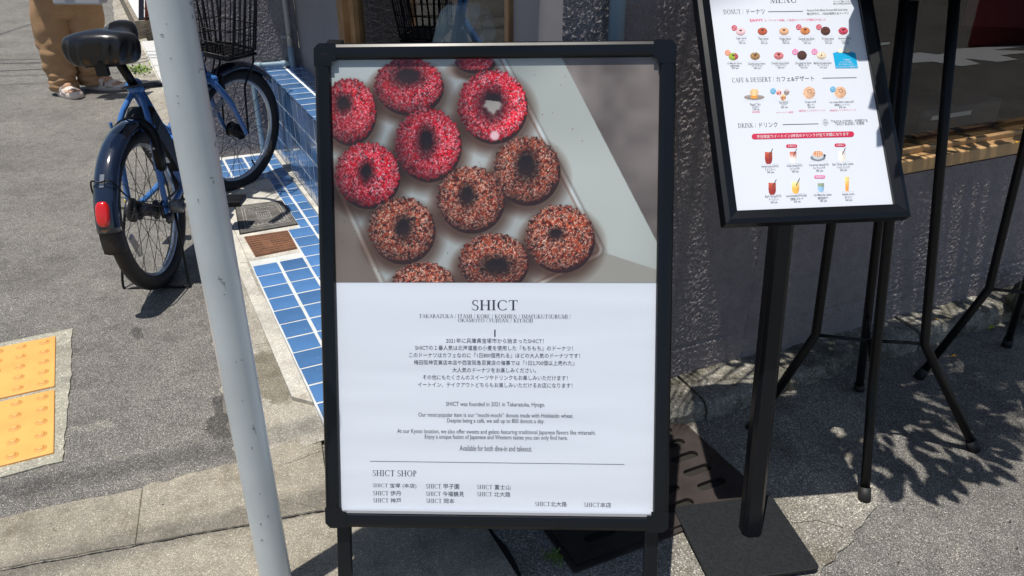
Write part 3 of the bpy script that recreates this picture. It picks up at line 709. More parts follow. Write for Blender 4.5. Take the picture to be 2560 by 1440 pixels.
mb = MB(); pipe_ring(mb, (pB_.x, pB_.y, zc + .045), (0, 0, 1), .0145, .014); mb.box(Vector((pB_.x, pB_.y, zc + .045)) - DA * .022, (.022, .006, .012), DA); mb.box(Vector((pB_.x, pB_.y, zc + .045)) - DA * .036, (.005, .012, .02), DA); mb.tube([Vector((pB_.x, pB_.y, zc + .045)), Vector((pB_.x, pB_.y, zc + .045)) - NA * .03], .004, 6); loc(tag(mb.obj('clamp', M_steel), kind='stuff'), pv)
q = VPt(1545, 0, PB + NB * .03, AB)
pv = empty('drain_pipe', (q.x, q.y, 0), 'blue grey drain pipe on the stuccoed wall right of the small window', 'pipe')
mb = MB(); mb.tube([(q.x, q.y, .06), (q.x, q.y, 2.8)], .0165, 18); loc(mb.obj('tube', M_pipe, smooth=True), pv)
mb = MB(); [pipe_ring(mb, (q.x, q.y, z), (0, 0, 1), .0185, .012) for z in (.6, 1.5, 2.4)]; loc(mb.obj('clamp', M_steel, smooth=True), pv)

# ------------------------------------------------------------------ neighbour's frontage, upper left
nb = empty('neighbour_house', (0, 0, 0), 'white sided house front with a stone foot beyond the white pole', 'house')
def HL(t, u=0, z=0): p = G(430, 300) + dirv(AL + .6) * t + dirv(AL - 89.4) * u; return Vector((p.x, p.y, z))
tE = (G(356, 100) - G(430, 300)).dot(dirv(AL + .6))
def hb(mb, t0, t1, u0, u1, z0, z1): return mb.hexa([HL(t0, u0, z0), HL(t0, u1, z0), HL(t1, u1, z0), HL(t1, u0, z0)], [HL(t0, u0, z1), HL(t0, u1, z1), HL(t1, u1, z1), HL(t1, u0, z1)])
mb = MB(); hb(mb, tE - .1, 9, .02, 3, -.02, .17); o = mb.obj('foundation', M_stone, nb)
for k in range(5):
    mb = MB(); hb(mb, tE - .06, 9, .05 + .10 * k, .142 + .10 * k, .171, .19); o = mb.obj('ledge_plank', M_siding, nb)
mb = MB(); hb(mb, tE - .0, 9, .56, .62, .17, 2.6); mb.obj('siding_wall', M_siding, nb)
Q = G(380, 128); tQ = (Q - G(430, 300)).dot(dirv(AL + .6))
def hx(px, py, t):   # point on the plane facing the street corner at distance t
    d = ray(px, py); n = dirv(AL + .6); base = HL(t); s = (base - Vector((0, 0, 0))).dot(n) / d.dot(n); return Vector((0, 0, CAM_H)) + d * s
def face_rect(name, px0, py0, px1, py1, t, m, th=.03):
    a, b = hx(px0, py1, t), hx(px1, py1, t); c_, d_ = hx(px1, py0, t), hx(px0, py0, t); back = dirv(AL + .6) * th
    o = MB().hexa([a, b, b + back, a + back], [d_, c_, c_ + back, d_ + back]).obj(name, m, nb); return o
tF = tE - .12
face_rect('base_board', 356, 107, 520, 126, tF, M_redwood, .06)
face_rect('white_panel', 371, -130, 520, 106, tF + .05, M_white2)
face_rect('dark_panel', 347, -130, 360, 56, tF + .045, M_navy)
face_rect('brown_post', 362.5, -130, 371.5, 107, tF + .02, M_redwood)
face_rect('stone_step', 361, 129, 520, 149, tF - .05, M_stone, .15)
face_rect('stone_step', 364, 152, 520, 159, tF - .12, M_stone, .2)
mb = MB(); hb(mb, -.55, tE - .3, .02, 1.2, -.02, .03); mb.obj('threshold', M_cement, nb)
mb = MB(); hb(mb, -.25, tE - .35, .03, .19, .03, .045); mb.obj('threshold_strip', M_siding, nb)
mb = MB(); mb.tube(smooth_pts([hx(372, -40, tF - .02), hx(376, 20, tF - .02), hx(382, 60, tF - .02), hx(392, 85, tF - .02), hx(402, 118, tF - .02)], 5), .006, 6); mb.tube(smooth_pts([hx(380, -40, tF - .03), hx(378, 25, tF - .03), hx(388, 52, tF - .03), hx(394, 80, tF - .03)], 5), .005, 6)
mb.box(hx(380, 45, tF - .03), (.10, .02, .02), dirv(AL - 89))
o = mb.obj('power_cable', M_blackm, smooth=True); tag(o, 'tangled black cable hanging before the white board by the pole', 'cable')
# weeds at the kerb
mb = MB(); r = random.Random(5)
for k in range(260):
    px = r.gauss(355, 17); py = r.gauss(181 + (px - 355) * .05, 5); q = G(px, py); a = r.uniform(0, 6.28); l = r.uniform(.012, .04); up = r.uniform(.2, 1)
    d = Vector((math.cos(a), math.sin(a), up)) * l; s = Vector((-math.sin(a), math.cos(a), 0)) * l * .22; q.z = r.uniform(.003, .02)
    mb.add([q, q + d * .5 + s, q + d, q + d * .5 - s], [(0, 1, 2, 3)])
o = mb.obj('weeds', M_weed); o['kind'] = 'stuff'
mb = MB()
for k in range(120):
    q = G(r.gauss(1392, 13), r.gauss(1392, 9), .008); a = r.uniform(0, 6.28); l = r.uniform(.003, .010); d = Vector((math.cos(a), math.sin(a), r.uniform(.1, .8))) * l; s = Vector((-math.sin(a), math.cos(a), 0)) * l * .3
    mb.add([q, q + d * .5 + s, q + d, q + d * .5 - s], [(0, 1, 2, 3)])
o = mb.obj('moss_tuft', M_weed); o['kind'] = 'stuff'

# ------------------------------------------------------------------ opposite side of the street (seen in the glass)
opp = empty('opposite_building', (8.2, 0, 0), 'dark fronted building across the street, outside the picture, mirrored in the window', 'building')
mb = MB(); mb.box((9.6, 1.2, 1.4), (2.4, .3, 3.6), dirv(114)); loc(mb.obj('facade', M_smooth), opp)
def refl_ground(px, py):
    n = NB; Pm = PB - NB * gp; d = ray(px, py); o = Vector((0, 0, CAM_H)); t = (Vector((Pm.x, Pm.y, 0)) - Vector((0, 0, 0))).dot(n) / d.dot(n)
    h = o + d * t; r = d - n * 2 * d.dot(n); s = -h.z / r.z; q = h + r * s; return (q.x, q.y)
ra_, rb_ = refl_ground(2425, 119), refl_ground(2640, 108)
M_redban = mat('red_banner_cloth', (.17, .008, .014), .8)
mb = MB(); A_, B_2 = Vector((*ra_, 0)), Vector((*rb_, 0)); nb_ = (B_2 - A_).normalized().cross(Vector((0, 0, 1))) * .03
mb.hexa([A_, B_2, B_2 + nb_, A_ + nb_], [p + Vector((0, 0, 2.4)) for p in (A_, B_2, B_2 + nb_, A_ + nb_)]); loc(mb.obj('red_shutter', M_redban), opp)
mk = [[(2262, 136), (2300, 132), (2345, 138), (2395, 128), (2375, 124), (2560, 113), (2560, 118), (2480, 126), (2560, 128), (2560, 134), (2500, 139), (2545, 150), (2495, 156), (2410, 147), (2450, 161), (2400, 167), (2330, 155), (2260, 160), (2225, 157), (2275, 149)],
      [(2200, 108), (2226, 106), (2222, 112), (2200, 115)]]
for pl_ in mk:
    sheet('road_marking', [refl_ground(*p) for p in pl_], .004, M_white)

# ------------------------------------------------------------------ lettering
def srgb(c): return tuple(((x / 255 + .055) / 1.055) ** 2.4 if x / 255 > .04045 else x / 255 / 12.92 for x in c)
class Serif:
    """plain old-style capitals drawn as thick and thin strokes with bracketless serifs"""
    def __init__(s): s.mb = MB(); s.x = 0; s.k = 0
    def q(s, pts): s.k += 1; s.mb.add([(s.x + a, b, s.k * 2e-4) for a, b in pts], [tuple(range(len(pts)))])
    def r(s, x0, y0, x1, y1): s.q([(x0, y0), (x1, y0), (x1, y1), (x0, y1)])
    def V(s, x, w=.145, y0=0, y1=1, lo=1, hi=1):
        s.r(x - w / 2, y0, x + w / 2, y1)
        if lo: s.r(x - w / 2 - .075, y0, x + w / 2 + .075, y0 + .05)
        if hi: s.r(x - w / 2 - .075, y1 - .05, x + w / 2 + .075, y1)
    def L(s, x0, y0, x1, y1, w): s.q([(x0 - w / 2, y0), (x0 + w / 2, y0), (x1 + w / 2, y1), (x1 - w / 2, y1)])
    def S(s, x, y, h=.038, w=.12): s.r(x - w, y, x + w, y + h)
    def A(s, cx, cy, rx, ry, a0, a1, tk=.145, tn=.05, n=14):
        P = []
        for i in range(n + 1):
            a = rad(a0 + (a1 - a0) * i / n); c, d = math.cos(a), math.sin(a); t = tn + (tk - tn) * abs(c) ** 1.4
            P.append(((cx + (rx) * c, cy + ry * d), (cx + (rx - t) * c, cy + (ry - tn - (t - tn) * .1) * d)))
        for i in range(n): s.q([P[i][0], P[i + 1][0], P[i + 1][1], P[i][1]])
    def put(s, ch):
        w = .4
        if ch == ' ': w = .30
        elif ch == '/': s.L(.02, -.1, .34, 1.05, .05); w = .40
        elif ch == 'I': s.V(.17); w = .36
        elif ch == 'H': s.V(.17); s.V(.71); s.r(.17, .49, .71, .53); w = .9
        elif ch == 'T': s.V(.40, hi=0); s.r(.06, .955, .74, 1); s.r(.06, .78, .10, 1); s.r(.70, .78, .74, 1); w = .8
        elif ch == 'C': s.A(.48, .5, .43, .515, 48, 312); s.r(.74, .72, .775, .97); s.r(.74, .04, .775, .24); w = .86
        elif ch == 'O': s.A(.47, .5, .43, .515, 0, 360, n=24); w = .94
        elif ch == 'S': s.A(.30, .74, .24, .275, 40, 200, .10); s.A(.30, .74, .24, .275, 200, 262, .10); s.A(.30, .25, .26, .275, -140, 80, .12); s.L(.42, .44, .18, .58, .14); s.r(.47, .72, .50, .98); s.r(.04, .03, .07, .28); w = .60
        elif ch == 'A': s.L(.08, 0, .40, 1, .055); s.L(.72, 0, .40, 1, .13); s.r(.2, .33, .6, .37); s.S(.08, 0, w=.1); s.S(.72, 0, w=.13); w = .82
        elif ch == 'K': s.V(.17); s.L(.24, .45, .62, 1, .05); s.L(.70, 0, .30, .56, .13); s.S(.64, .962, w=.1); s.S(.72, 0, w=.11); w = .84
        elif ch == 'R': s.V(.17); s.A(.27, .75, .29, .25, -90, 90); s.L(.70, 0, .34, .52, .13); s.r(.17, .965, .3, 1); s.r(.17, .5, .3, .535); s.S(.72, 0, w=.08); w = .80
        elif ch == 'P': s.V(.17); s.A(.27, .74, .30, .26, -90, 90); s.r(.17, .965, .3, 1); s.r(.17, .48, .3, .515); w = .66
        elif ch == 'B': s.V(.17); s.A(.27, .76, .25, .24, -90, 90, .11); s.A(.27, .265, .32, .265, -90, 90, .13); s.r(.17, .965, .3, 1); s.r(.17, .5, .3, .535); s.r(.17, 0, .3, .035); w = .68
        elif ch == 'D': s.V(.17); s.A(.30, .5, .49, .5, -90, 90); s.r(.17, .965, .32, 1); s.r(.17, 0, .32, .035); w = .88
        elif ch == 'E': s.V(.17); s.r(.17, .96, .58, 1); s.r(.17, .48, .50, .52); s.r(.17, 0, .62, .04); s.r(.55, .8, .585, 1); s.r(.59, 0, .625, .2); s.r(.48, .4, .51, .6); w = .70
        elif ch == 'F': s.V(.17); s.r(.17, .96, .58, 1); s.r(.17, .47, .50, .51); s.r(.55, .8, .585, 1); s.r(.48, .4, .51, .6); w = .62
        elif ch == 'L': s.V(.17); s.r(.17, 0, .60, .04); s.r(.57, 0, .605, .22); w = .66
        elif ch == 'M': s.V(.15, .05); s.L(.50, 0, .18, 1, .12); s.L(.50, 0, .83, 1, .05); s.V(.87, .125); w = 1.04
        elif ch == 'N': s.V(.15, .05); s.L(.70, 0, .18, 1, .13); s.V(.72, .05); s.S(.1, .962, w=.08); w = .90
        elif ch == 'J': s.V(.17, y0=-.05, lo=0); s.A(.06, -.05, .17, .2, -90, 0, .10); w = .38
        elif ch == 'U': s.V(.15, y0=.3, lo=0); s.A(.42, .3, .33, .31, 180, 360, .11); s.V(.73, .045, y0=.3, lo=0); w = .88
        elif ch == 'Z': s.r(.06, .96, .62, 1); s.r(.05, 0, .64, .04); s.L(.12, .02, .56, .98, .13); s.r(.06, .8, .095, 1); s.r(.61, 0, .645, .2); w = .70
        elif ch == '&': s.A(.33, .78, .19, .22, 0, 360, .09); s.A(.30, .27, .26, .28, 90, 330, .12); s.L(.72, 0, .22, .72, .12); s.L(.55, .12, .74, .52, .05); w = .86
        s.x += w + .04
FONT_CACHE = {}
def text_mesh(body, bold=0.0, tall=1.0):
    cu = bpy.data.curves.new('t', 'FONT'); cu.body = body; cu.size = 1; cu.resolution_u = 2; cu.offset = bold
    ob = bpy.data.objects.new('t', cu); COL.objects.link(ob)
    dg = bpy.context.evaluated_depsgraph_get(); me = bpy.data.meshes.new_from_object(ob.evaluated_get(dg))
    v = [tuple(x.co) for x in me.vertices]; f = [tuple(p.vertices) for p in me.polygons]
    bpy.data.objects.remove(ob); bpy.data.curves.remove(cu); bpy.data.meshes.remove(me)
    return v, f
class Board:
    def __init__(s, C, yaw, tilt, roll):
        s.M = Matrix.Translation(C) @ Matrix.Rotation(rad(yaw), 4, 'Z') @ Matrix.Rotation(-rad(tilt), 4, 'X') @ Matrix.Rotation(rad(roll), 4, 'Y')
        s.C = Vector(C); s.R = s.M.to_3x3(); s.n = s.R @ Vector((0, -1, 0))
    def uw(s, px, py):
        d = ray(px, py); t = (s.C - Vector((0, 0, CAM_H))).dot(s.n) / d.dot(s.n); q = s.R.transposed() @ (Vector((0, 0, CAM_H)) + d * t - s.C); return q.x, q.z
    def attach(s, o, root):
        o.parent = root; o.matrix_local = root.matrix_basis.inverted() @ s.M; return o
    def text(s, segs, x0, x1, yc, hpx, m=None, root=None, off=.0006, bold=.002, name='lettering', mb=None):
        """segs: list of ('s', capitals) / ('t', any text); fitted between x0..x1, centred on yc, hpx tall"""
        own = mb is None; mb = MB() if own else mb
        if isinstance(segs, str): segs = [('t', segs)]
        vs, fs, x = [], [], 0.0
        for k, body in segs:
            if k == 's':
                g = Serif(); [g.put(c) for c in body]; v = [(a + x, b, c) for a, b, c in g.mb.v]; f = g.mb.f; adv = g.x
            else:
                v, f = text_mesh(body, bold); v = [(a * 1.32 + x, b * 1.32, 0) for a, b, c in v]
                adv = (max(p[0] for p in v) - x + .1) if v else .5
            n = len(vs); vs += v; fs += [tuple(i + n for i in q) for q in f]; x += adv
        xs = [p[0] for p in vs]; ys = [p[1] for p in vs]; ax, bx = min(xs), max(xs); ay, by = min(ys), max(ys)
        ua, wa = s.uw(x0, yc); ub, wb = s.uw(x1, yc); _, wt = s.uw((x0 + x1) / 2, yc - hpx / 2); _, wl = s.uw((x0 + x1) / 2, yc + hpx / 2)
        wm = (wa + wb) / 2
        V = []
        for (a, b, c) in vs:
            f = (a - ax) / (bx - ax); V.append((ua + (ub - ua) * f, -off - c * .004, wm + ((b - ay) / (by - ay) - .5) * (wt - wl)))
        mb.add(V, fs)
        if own: return s.attach(mb.obj(name, m), root)
    def rect(s, x0, y0, x1, y1, mb, off=.0006):
        c = [s.uw(x0, y1), s.uw(x1, y1), s.uw(x1, y0), s.uw(x0, y0)]; mb.add([(a, -off, b) for a, b in c], [(0, 1, 2, 3)])
    def bar(s, xa, ya, xb, yb, wpx, mb, off=.0006):
        c = [s.uw(xa, ya + wpx / 2), s.uw(xb, yb + wpx / 2), s.uw(xb, yb - wpx / 2), s.uw(xa, ya - wpx / 2)]; mb.add([(a, -off, b) for a, b in c], [(0, 1, 2, 3)])
    def disc(s, cx, cy, r, mb, off=.0005, n=20, ry=None):
        ry = ry or r; mb.add([(lambda q: (q[0], -off, q[1]))(s.uw(cx + r * math.cos(2 * math.pi * k / n), cy + ry * math.sin(2 * math.pi * k / n))) for k in range(n)], [tuple(range(n))])
    def pill(s, x0, x1, yc0, yc1, h, mb, off=.0005):
        P = []
        for k in range(9): a = math.pi / 2 + math.pi * k / 8; P.append((x0 + h / 2 + h / 2 * math.cos(a), yc0 - h / 2 * math.sin(a)))
        for k in range(9): a = -math.pi / 2 + math.pi * k / 8; P.append((x1 - h / 2 + h / 2 * math.cos(a), yc1 - h / 2 * math.sin(a)))
        mb.add([(q[0], -off, q[1]) for q in (s.uw(*p) for p in P)], [tuple(range(len(P)))])
def vcol_mat(name, rough=.4, coat=0.0, gain=1.0):
    m = bpy.data.materials.new(name); m.use_nodes = True; T = m.node_tree; p = T.nodes['Principled BSDF']; a = N(T, 'ShaderNodeAttribute', attribute_name='print'); T.links.new(a.outputs['Color'], p.inputs['Base Color'])
    p.inputs['Roughness'].default_value = rough; p.inputs['Coat Weight'].default_value = coat; p.inputs['Coat Roughness'].default_value = .03; return m
M_print = vcol_mat('printed_photo', .45, .0)
def print_grid(name, board, root, us, ws, sample, off=.0004):
    nu, nw = len(us), len(ws); U, Wg = np.meshgrid(us, ws)
    V = np.stack([U, np.full_like(U, -off), Wg], -1).reshape(-1, 3)
    idx = np.arange(nu * nw).reshape(nw, nu); F = np.stack([idx[:-1, :-1], idx[:-1, 1:], idx[1:, 1:], idx[1:, :-1]], -1).reshape(-1, 4)
    me = bpy.data.meshes.new(name); me.vertices.add(len(V)); me.vertices.foreach_set('co', V.reshape(-1)); me.loops.add(F.size); me.loops.foreach_set('vertex_index', F.reshape(-1)); me.polygons.add(len(F)); me.polygons.foreach_set('loop_start', np.arange(0, F.size, 4)); me.polygons.foreach_set('loop_total', np.full(len(F), 4)); me.update(calc_edges=True)
    R = np.array(board.R); C = np.array(board.C)
    Pw = V @ R.T + C; q = Pw - np.array([0, 0, CAM_H]); dz = q[:, 1] * cp - q[:, 2] * sp; dy = -q[:, 1] * sp - q[:, 2] * cp
    px = 1280 + FPX * q[:, 0] / dz; py = 720 + FPX * dy / dz
    c = sample(px, py); at = me.color_attributes.new('print', 'FLOAT_COLOR', 'POINT')
    lin = np.where(c <= .04045, c / 12.92, ((c + .055) / 1.055) ** 2.4); rgba = np.concatenate([lin, np.ones((len(lin), 1))], 1).astype(np.float32)
    at.data.foreach_set('color', rgba.reshape(-1)); me.materials.append(M_print)
    o = bpy.data.objects.new(name, me); COL.objects.link(o); board.attach(o, root); return o
def bilin(img, x, y):
    h, w = img.shape[:2]; x = np.clip(x, 0, w - 1.01); y = np.clip(y, 0, h - 1.01); xi = x.astype(int); yi = y.astype(int); fx = (x - xi)[:, None]; fy = (y - yi)[:, None]
    return (img[yi, xi] * (1 - fx) + img[yi, xi + 1] * fx) * (1 - fy) + (img[yi + 1, xi] * (1 - fx) + img[yi + 1, xi + 1] * fx) * fy

# ------------------------------------------------------------------ the printed photograph of donuts
def paint_donuts():
    ox, oy, w, h = 800, 140, 880, 590; S = .4583; r = RNG
    Y, X = np.mgrid[0:h, 0:w].astype(float); X += ox; Y += oy
    cx = lambda a: 760 + a * S; cy = lambda b: 80 + b * S
    img = np.zeros((h, w, 3)); 
    lf = np.clip((X - 820) / 700, 0, 1); tf = np.clip((Y - 150) / 550, 0, 1)
    tray = np.array([.70, .73, .74]) * (1 - tf[..., None] * .06) + np.array([.05, .03, .02]) * lf[..., None]
    tray += (vnoise(h, w, 120, 5) - .5)[..., None] * .06
    img[:] = tray
    def sd(x0, y0, x1, y1): return ((X - x0) * (y1 - y0) - (Y - y0) * (x1 - x0)) / math.hypot(x1 - x0, y1 - y0)   # >0 right of a downward line
    cl = (vnoise(h, w, 90, 8) + vnoise(h, w, 30, 9) * .4 - .7)[..., None]
    gr = np.array([.53, .50, .49]) + cl * .22
    paper = np.array([.73, .75, .74]) + (vnoise(h, w, 150, 12) - .5)[..., None] * .08
    rr = sd(cx(1075), cy(130), cx(1618), cy(1180)); m = (rr > 12)[..., None]; img = np.where(m, paper, img)
    g2 = sd(cx(1400), cy(130), cx(1935), cy(1165)); img = np.where((g2 > 0)[..., None], gr, img)
    def edge(d, a, b, col, k): 
        nonlocal img; mm = np.clip(1 - np.abs(d - a) / b, 0, 1)[..., None] * k; img = img * (1 - mm) + np.array(col) * mm
    bb = sd(cx(1640), cy(1195), cx(1290), cy(1370)); RC = 16.0; qa = np.maximum(rr + RC, 0); qb = np.maximum(bb + RC, 0); rd = np.where(X > cx(1150), np.sqrt(qa ** 2 + qb ** 2) - RC + np.minimum(np.maximum(rr, bb) + RC, 0), rr)
    img = np.where(((rd > 2) & (X > cx(1150)) & (g2 < 0) & (bb > rr))[..., None], np.array([.64, .63, .61]) + np.zeros_like(img), img); inY = np.ones_like(rr, bool)
    edge(rd, -6, 4, (.58, .46, .40), .8); edge(rd, 1, 5, (.86, .88, .89), .95); edge(rd, 8, 3.5, (.54, .53, .50), .7)
    L1 = sd(cx(185), cy(850), cx(425), cy(1375)); gb = np.array([.52, .48, .45]) + (vnoise(h, w, 70, 17) - .5)[..., None] * .14 - .10 * np.clip((cy(1050) - Y) / 120, 0, 1)[..., None]
    low = Y > cy(820); img = np.where(((L1 < 0) & low)[..., None], gb, img); edge(np.where(low, L1, 99), -1, 6, (.78, .77, .75), .85); edge(np.where(low, L1, 99), 8, 6, (.50, .42, .38), .5)
    D = [(245, 428, 148, 178, 215, 388, 27, 30, 0, .8), (570, 290, 190, 152, 567, 240, 56, 36, 0, .9), (930, 160, 108, 52, 930, 120, 20, 8, 0, .9), (1027, 400, 190, 196, 1030, 390, 50, 58, 0, 1.15),
         (675, 610, 183, 196, 668, 592, 30, 50, 0, .95), (345, 775, 178, 176, 340, 762, 24, 34, 0, 1.0), (1213, 750, 183, 184, 1216, 728, 38, 54, 1, 1.0), (908, 908, 185, 178, 890, 890, 27, 40, 1, 1.0),
         (533, 1075, 182, 178, 543, 1064, 30, 42, 1, 1.0), (1395, 1120, 190, 180, 1375, 1098, 28, 20, 1, 1.1), (1033, 1250, 192, 155, 1052, 1275, 56, 34, 1, 1.0), (650, 1380, 175, 128, 650, 1400, 20, 20, 1, 1.0)]
    def shade_img(mask, k): 
        nonlocal img; img = img * (1 - mask[..., None] * np.array(k))
    for (a, b, rx, ry, *_r) in D:                            # soft shadow on the tray (part of the printed picture)
        d = np.sqrt(((X - cx(a + 10)) / (rx * S * 1.20)) ** 2 + ((Y - cy(b + 45)) / (ry * S * 1.16)) ** 2)
        shade_img(np.clip((1.12 - d) / .3, 0, 1), (.40, .50, .55))
        d = np.sqrt(((X - cx(a - 55)) / (rx * S * 1.0)) ** 2 + ((Y - cy(b + 50)) / (ry * S * 1.0)) ** 2); shade_img(np.clip((1.1 - d) / .3, 0, 1), (.12, .2, .24))
    for (a, b, rx, ry, hx_, hy_, hrx, hry, kind, br) in D:
        X0, Y0 = cx(a), cy(b); RX, RY = rx * S, ry * S
        ang = np.arctan2((Y - Y0) / RY, (X - X0) / RX); wob = 1 + .025 * np.sin(ang * 23 + a) + .02 * np.sin(ang * 41 + b) + .015 * np.sin(ang * 9)
        d = np.sqrt(((X - X0) / RX) ** 2 + ((Y - Y0) / RY) ** 2) / wob
        dd = np.sqrt(((X - X0 - 4) / (RX * .97)) ** 2 + ((Y - Y0 - 7) / (RY)) ** 2)
        base = np.array([.19, .10, .09]); mk_ = (dd < 1)[..., None]; img = np.where(mk_, base, img)
        top = (d < .98)
        dh = np.sqrt(((X - cx(hx_)) / (hrx * S)) ** 2 + ((Y - cy(hy_)) / (hry * S)) ** 2)
        lum = .80 + .28 * np.clip((Y0 - Y) / RY, -1, 1) * .5 + .20 * np.clip((X - X0) / RX, -1, 1) * (1 if kind == 0 else .2)
        lum *= np.clip(1.2 - .55 * np.clip(d - .55, 0, 1) * 2, .45, 1.1) * np.clip((dh - 1.0) * .50 + .34, .28, 1.12) * br
        nz = vnoise(h, w, 4.6, int(a)) * .62 + vnoise(h, w, 2.2, int(b)) * .38
        c = (np.array([.84, .05, .15]) if kind == 0 else np.array([.44, .17, .095])) * (lum * (.42 + 1.15 * nz))[..., None]
        hi = nz > .60; c = np.where((hi)[..., None], (np.array([.90, .16, .26]) if kind == 0 else np.array([.66, .30, .18])) * lum[..., None], c)
        dk = nz < .33; c = np.where(dk[..., None], (np.array([.36, .03, .08]) if kind == 0 else np.array([.15, .07, .05])) * lum[..., None], c)
        img = np.where(top[..., None], c, img)
        aw = np.arctan2(Y - cy(hy_), X - cx(hx_)); dh = dh * (1 + .10 * np.sin(aw * 5 + a) + .07 * np.sin(aw * 9 + b)); hole = np.clip((1.12 - dh) / .38, 0, 1)
        if a == 1027: hc = np.where((Y > cy(hy_ - 14) + .10 * (X - cx(hx_)))[..., None], np.array([.70, .68, .66]), np.array([.16, .10, .12]))
        else: hc = np.array([.11, .06, .065]) + np.zeros_like(img) + (np.clip((Y - cy(hy_)) / (hry * S), -1, 1) * .05 + .03)[..., None] * np.array([1.2, .8, .7])
        img = img * (1 - hole[..., None]) + hc * hole[..., None]
        n = int(rx * ry * .040)
        t = r.random(n) * 6.283; rr_ = np.sqrt(r.random(n)) * .97; fx = X0 + RX * rr_ * np.cos(t) * 1.0; fy = Y0 + RY * rr_ * np.sin(t)
        for i in range(n):
            if ((fx[i] - cx(hx_)) / (hrx * S + 1)) ** 2 + ((fy[i] - cy(hy_)) / (hry * S + 1)) ** 2 < 1: continue
            al = r.random() * 3.14; ln = 1.6 + 4.2 * r.random(); k = .82 + .4 * r.random()
            yy = int(fy[i] - oy); xx = int(fx[i] - ox)
            if not (0 <= yy < h and 0 <= xx < w): continue
            if d[yy, xx] > 1.02: continue
            l = np.clip(lum[yy, xx] + .1, .35, 1.1)
            col = (np.array([.98, .80, .82]) if kind == 0 else np.array([.92, .78, .73])) * k * l
            ca, sa = math.cos(al), math.sin(al)
            for s_ in np.arange(-ln / 2, ln / 2, .7):
                u_, v_ = int(xx + ca * s_), int(yy + sa * s_)
                if 0 <= v_ < h and 0 <= u_ < w: img[v_, u_] = img[v_, u_] * .2 + col * .8
    for k in range(60):                                      # stray crumbs
        x = int(r.uniform(20, 700)); y = int(r.uniform(20, 560)); img[y:y + 2, x:x + 2] = (.45, .12, .14) if y < 300 else (.32, .15, .10)
    for (a, b) in [(1040, 565)]:
        d = np.sqrt((X - cx(a)) ** 2 + (Y - cy(b)) ** 2); mm = np.clip((15 - d) / 6, 0, 1)[..., None] * .9; img = img * (1 - mm) + np.array([.95, .85, .87]) * mm
    # printed in slightly flattened tones; upper left of the picture is paler
    img = np.clip(img, 0, 1); img = np.clip(img * (.72 + .28 * img.mean(2, keepdims=True) ** .5) + (img - img.mean(2, keepdims=True)) * .22, 0, 1)
    return img, ox, oy
W_, H_S = .580, .8248
SB = Board((-.031, 1.286, .573), -2.48, 21.6, -1.03)
sign = empty('a_frame_sign', (-.03, 1.25, 0), 'large black framed pavement sign showing pink and brown donuts', 'sign')
wsplit = (SB.uw(841, 706)[1] + SB.uw(1641, 707)[1]) / 2
dimg, dox, doy = paint_donuts()
print_grid('printed_photo', SB, sign, np.linspace(-W_ / 2, W_ / 2, 520), np.linspace(wsplit, H_S / 2, 360), lambda px, py: bilin(dimg, px - dox, py - doy))
M_poster = mat('poster_sheet_paper', (.74, .78, .87), .42)
T = M_poster.node_tree; tcx = N(T, 'ShaderNodeTexCoord'); mpx = N(T, 'ShaderNodeMapping'); mpx.inputs['Scale'].default_value = (1.6, 1, 16); nx_ = N(T, 'ShaderNodeTexNoise'); nx_.inputs['Scale'].default_value = 1.0; nx_.inputs['Detail'].default_value = 1
bx_ = N(T, 'ShaderNodeBump'); bx_.inputs['Strength'].default_value = .5; bx_.inputs['Distance'].default_value = .006
T.links.new(tcx.outputs['Object'], mpx.inputs[0]); T.links.new(mpx.outputs[0], nx_.inputs['Vector']); T.links.new(nx_.outputs['Fac'], bx_.inputs['Height']); T.links.new(bx_.outputs[0], T.nodes['Principled BSDF'].inputs['Normal'])
mb = MB(); mb.add([(-W_ / 2, 0, -H_S / 2), (W_ / 2, 0, -H_S / 2), (W_ / 2, 0, wsplit), (-W_ / 2, 0, wsplit)], [(0, 1, 2, 3)])
SB.attach(mb.obj('poster_sheet', M_poster), sign)
J = lambda *a, **k: SB.text(*a, m=M_ink, root=sign, off=.0003, **k)
J([('s', 'SHICT')], 1180, 1294, 763, 26)
mb = MB()
SB.text([('s', 'TAKARAZUKA / ITAMI / KOBE / KOSHIEN / IMAFUKUTSURUMI /')], 1048, 1427, 791, 11, mb=mb, off=.0003); SB.text([('s', 'OKAMOTO / FUJISAN / KITAOJI')], 1145, 1332, 802, 11, mb=mb, off=.0003); SB.attach(mb.obj('lettering', M_ink), sign)
mb = MB(); SB.rect(1235.5, 824, 1239, 842, mb, .0003); SB.attach(mb.obj('divider', M_ink), sign)
for t, a, b, y in [('2021年に兵庫県宝塚市から始まったSHICT！', 1115, 1359, 852), ('SHICTの１番人気は北海道産の小麦を使用した『もちもち』のドーナツ！', 1038, 1432, 870), ('このドーナツはカフェなのに『1日800個売れる』ほどの大人気のドーナツです！', 1023, 1450, 888.5),
                   ('梅田阪神百貨店本店や西宮阪急百貨店の催事では『1日2,700個以上売れた』', 1035, 1436, 907), ('大人気のドーナツをお楽しみください。', 1131, 1340, 925.5), ('その他にもたくさんのスイーツやドリンクもお楽しみいただけます！', 1057, 1419, 944), ('イートイン、テイクアウトどちらもお楽しみいただけるお店になります！', 1045, 1431, 962.5)]:
    J(t, a, b, y, 12.5)
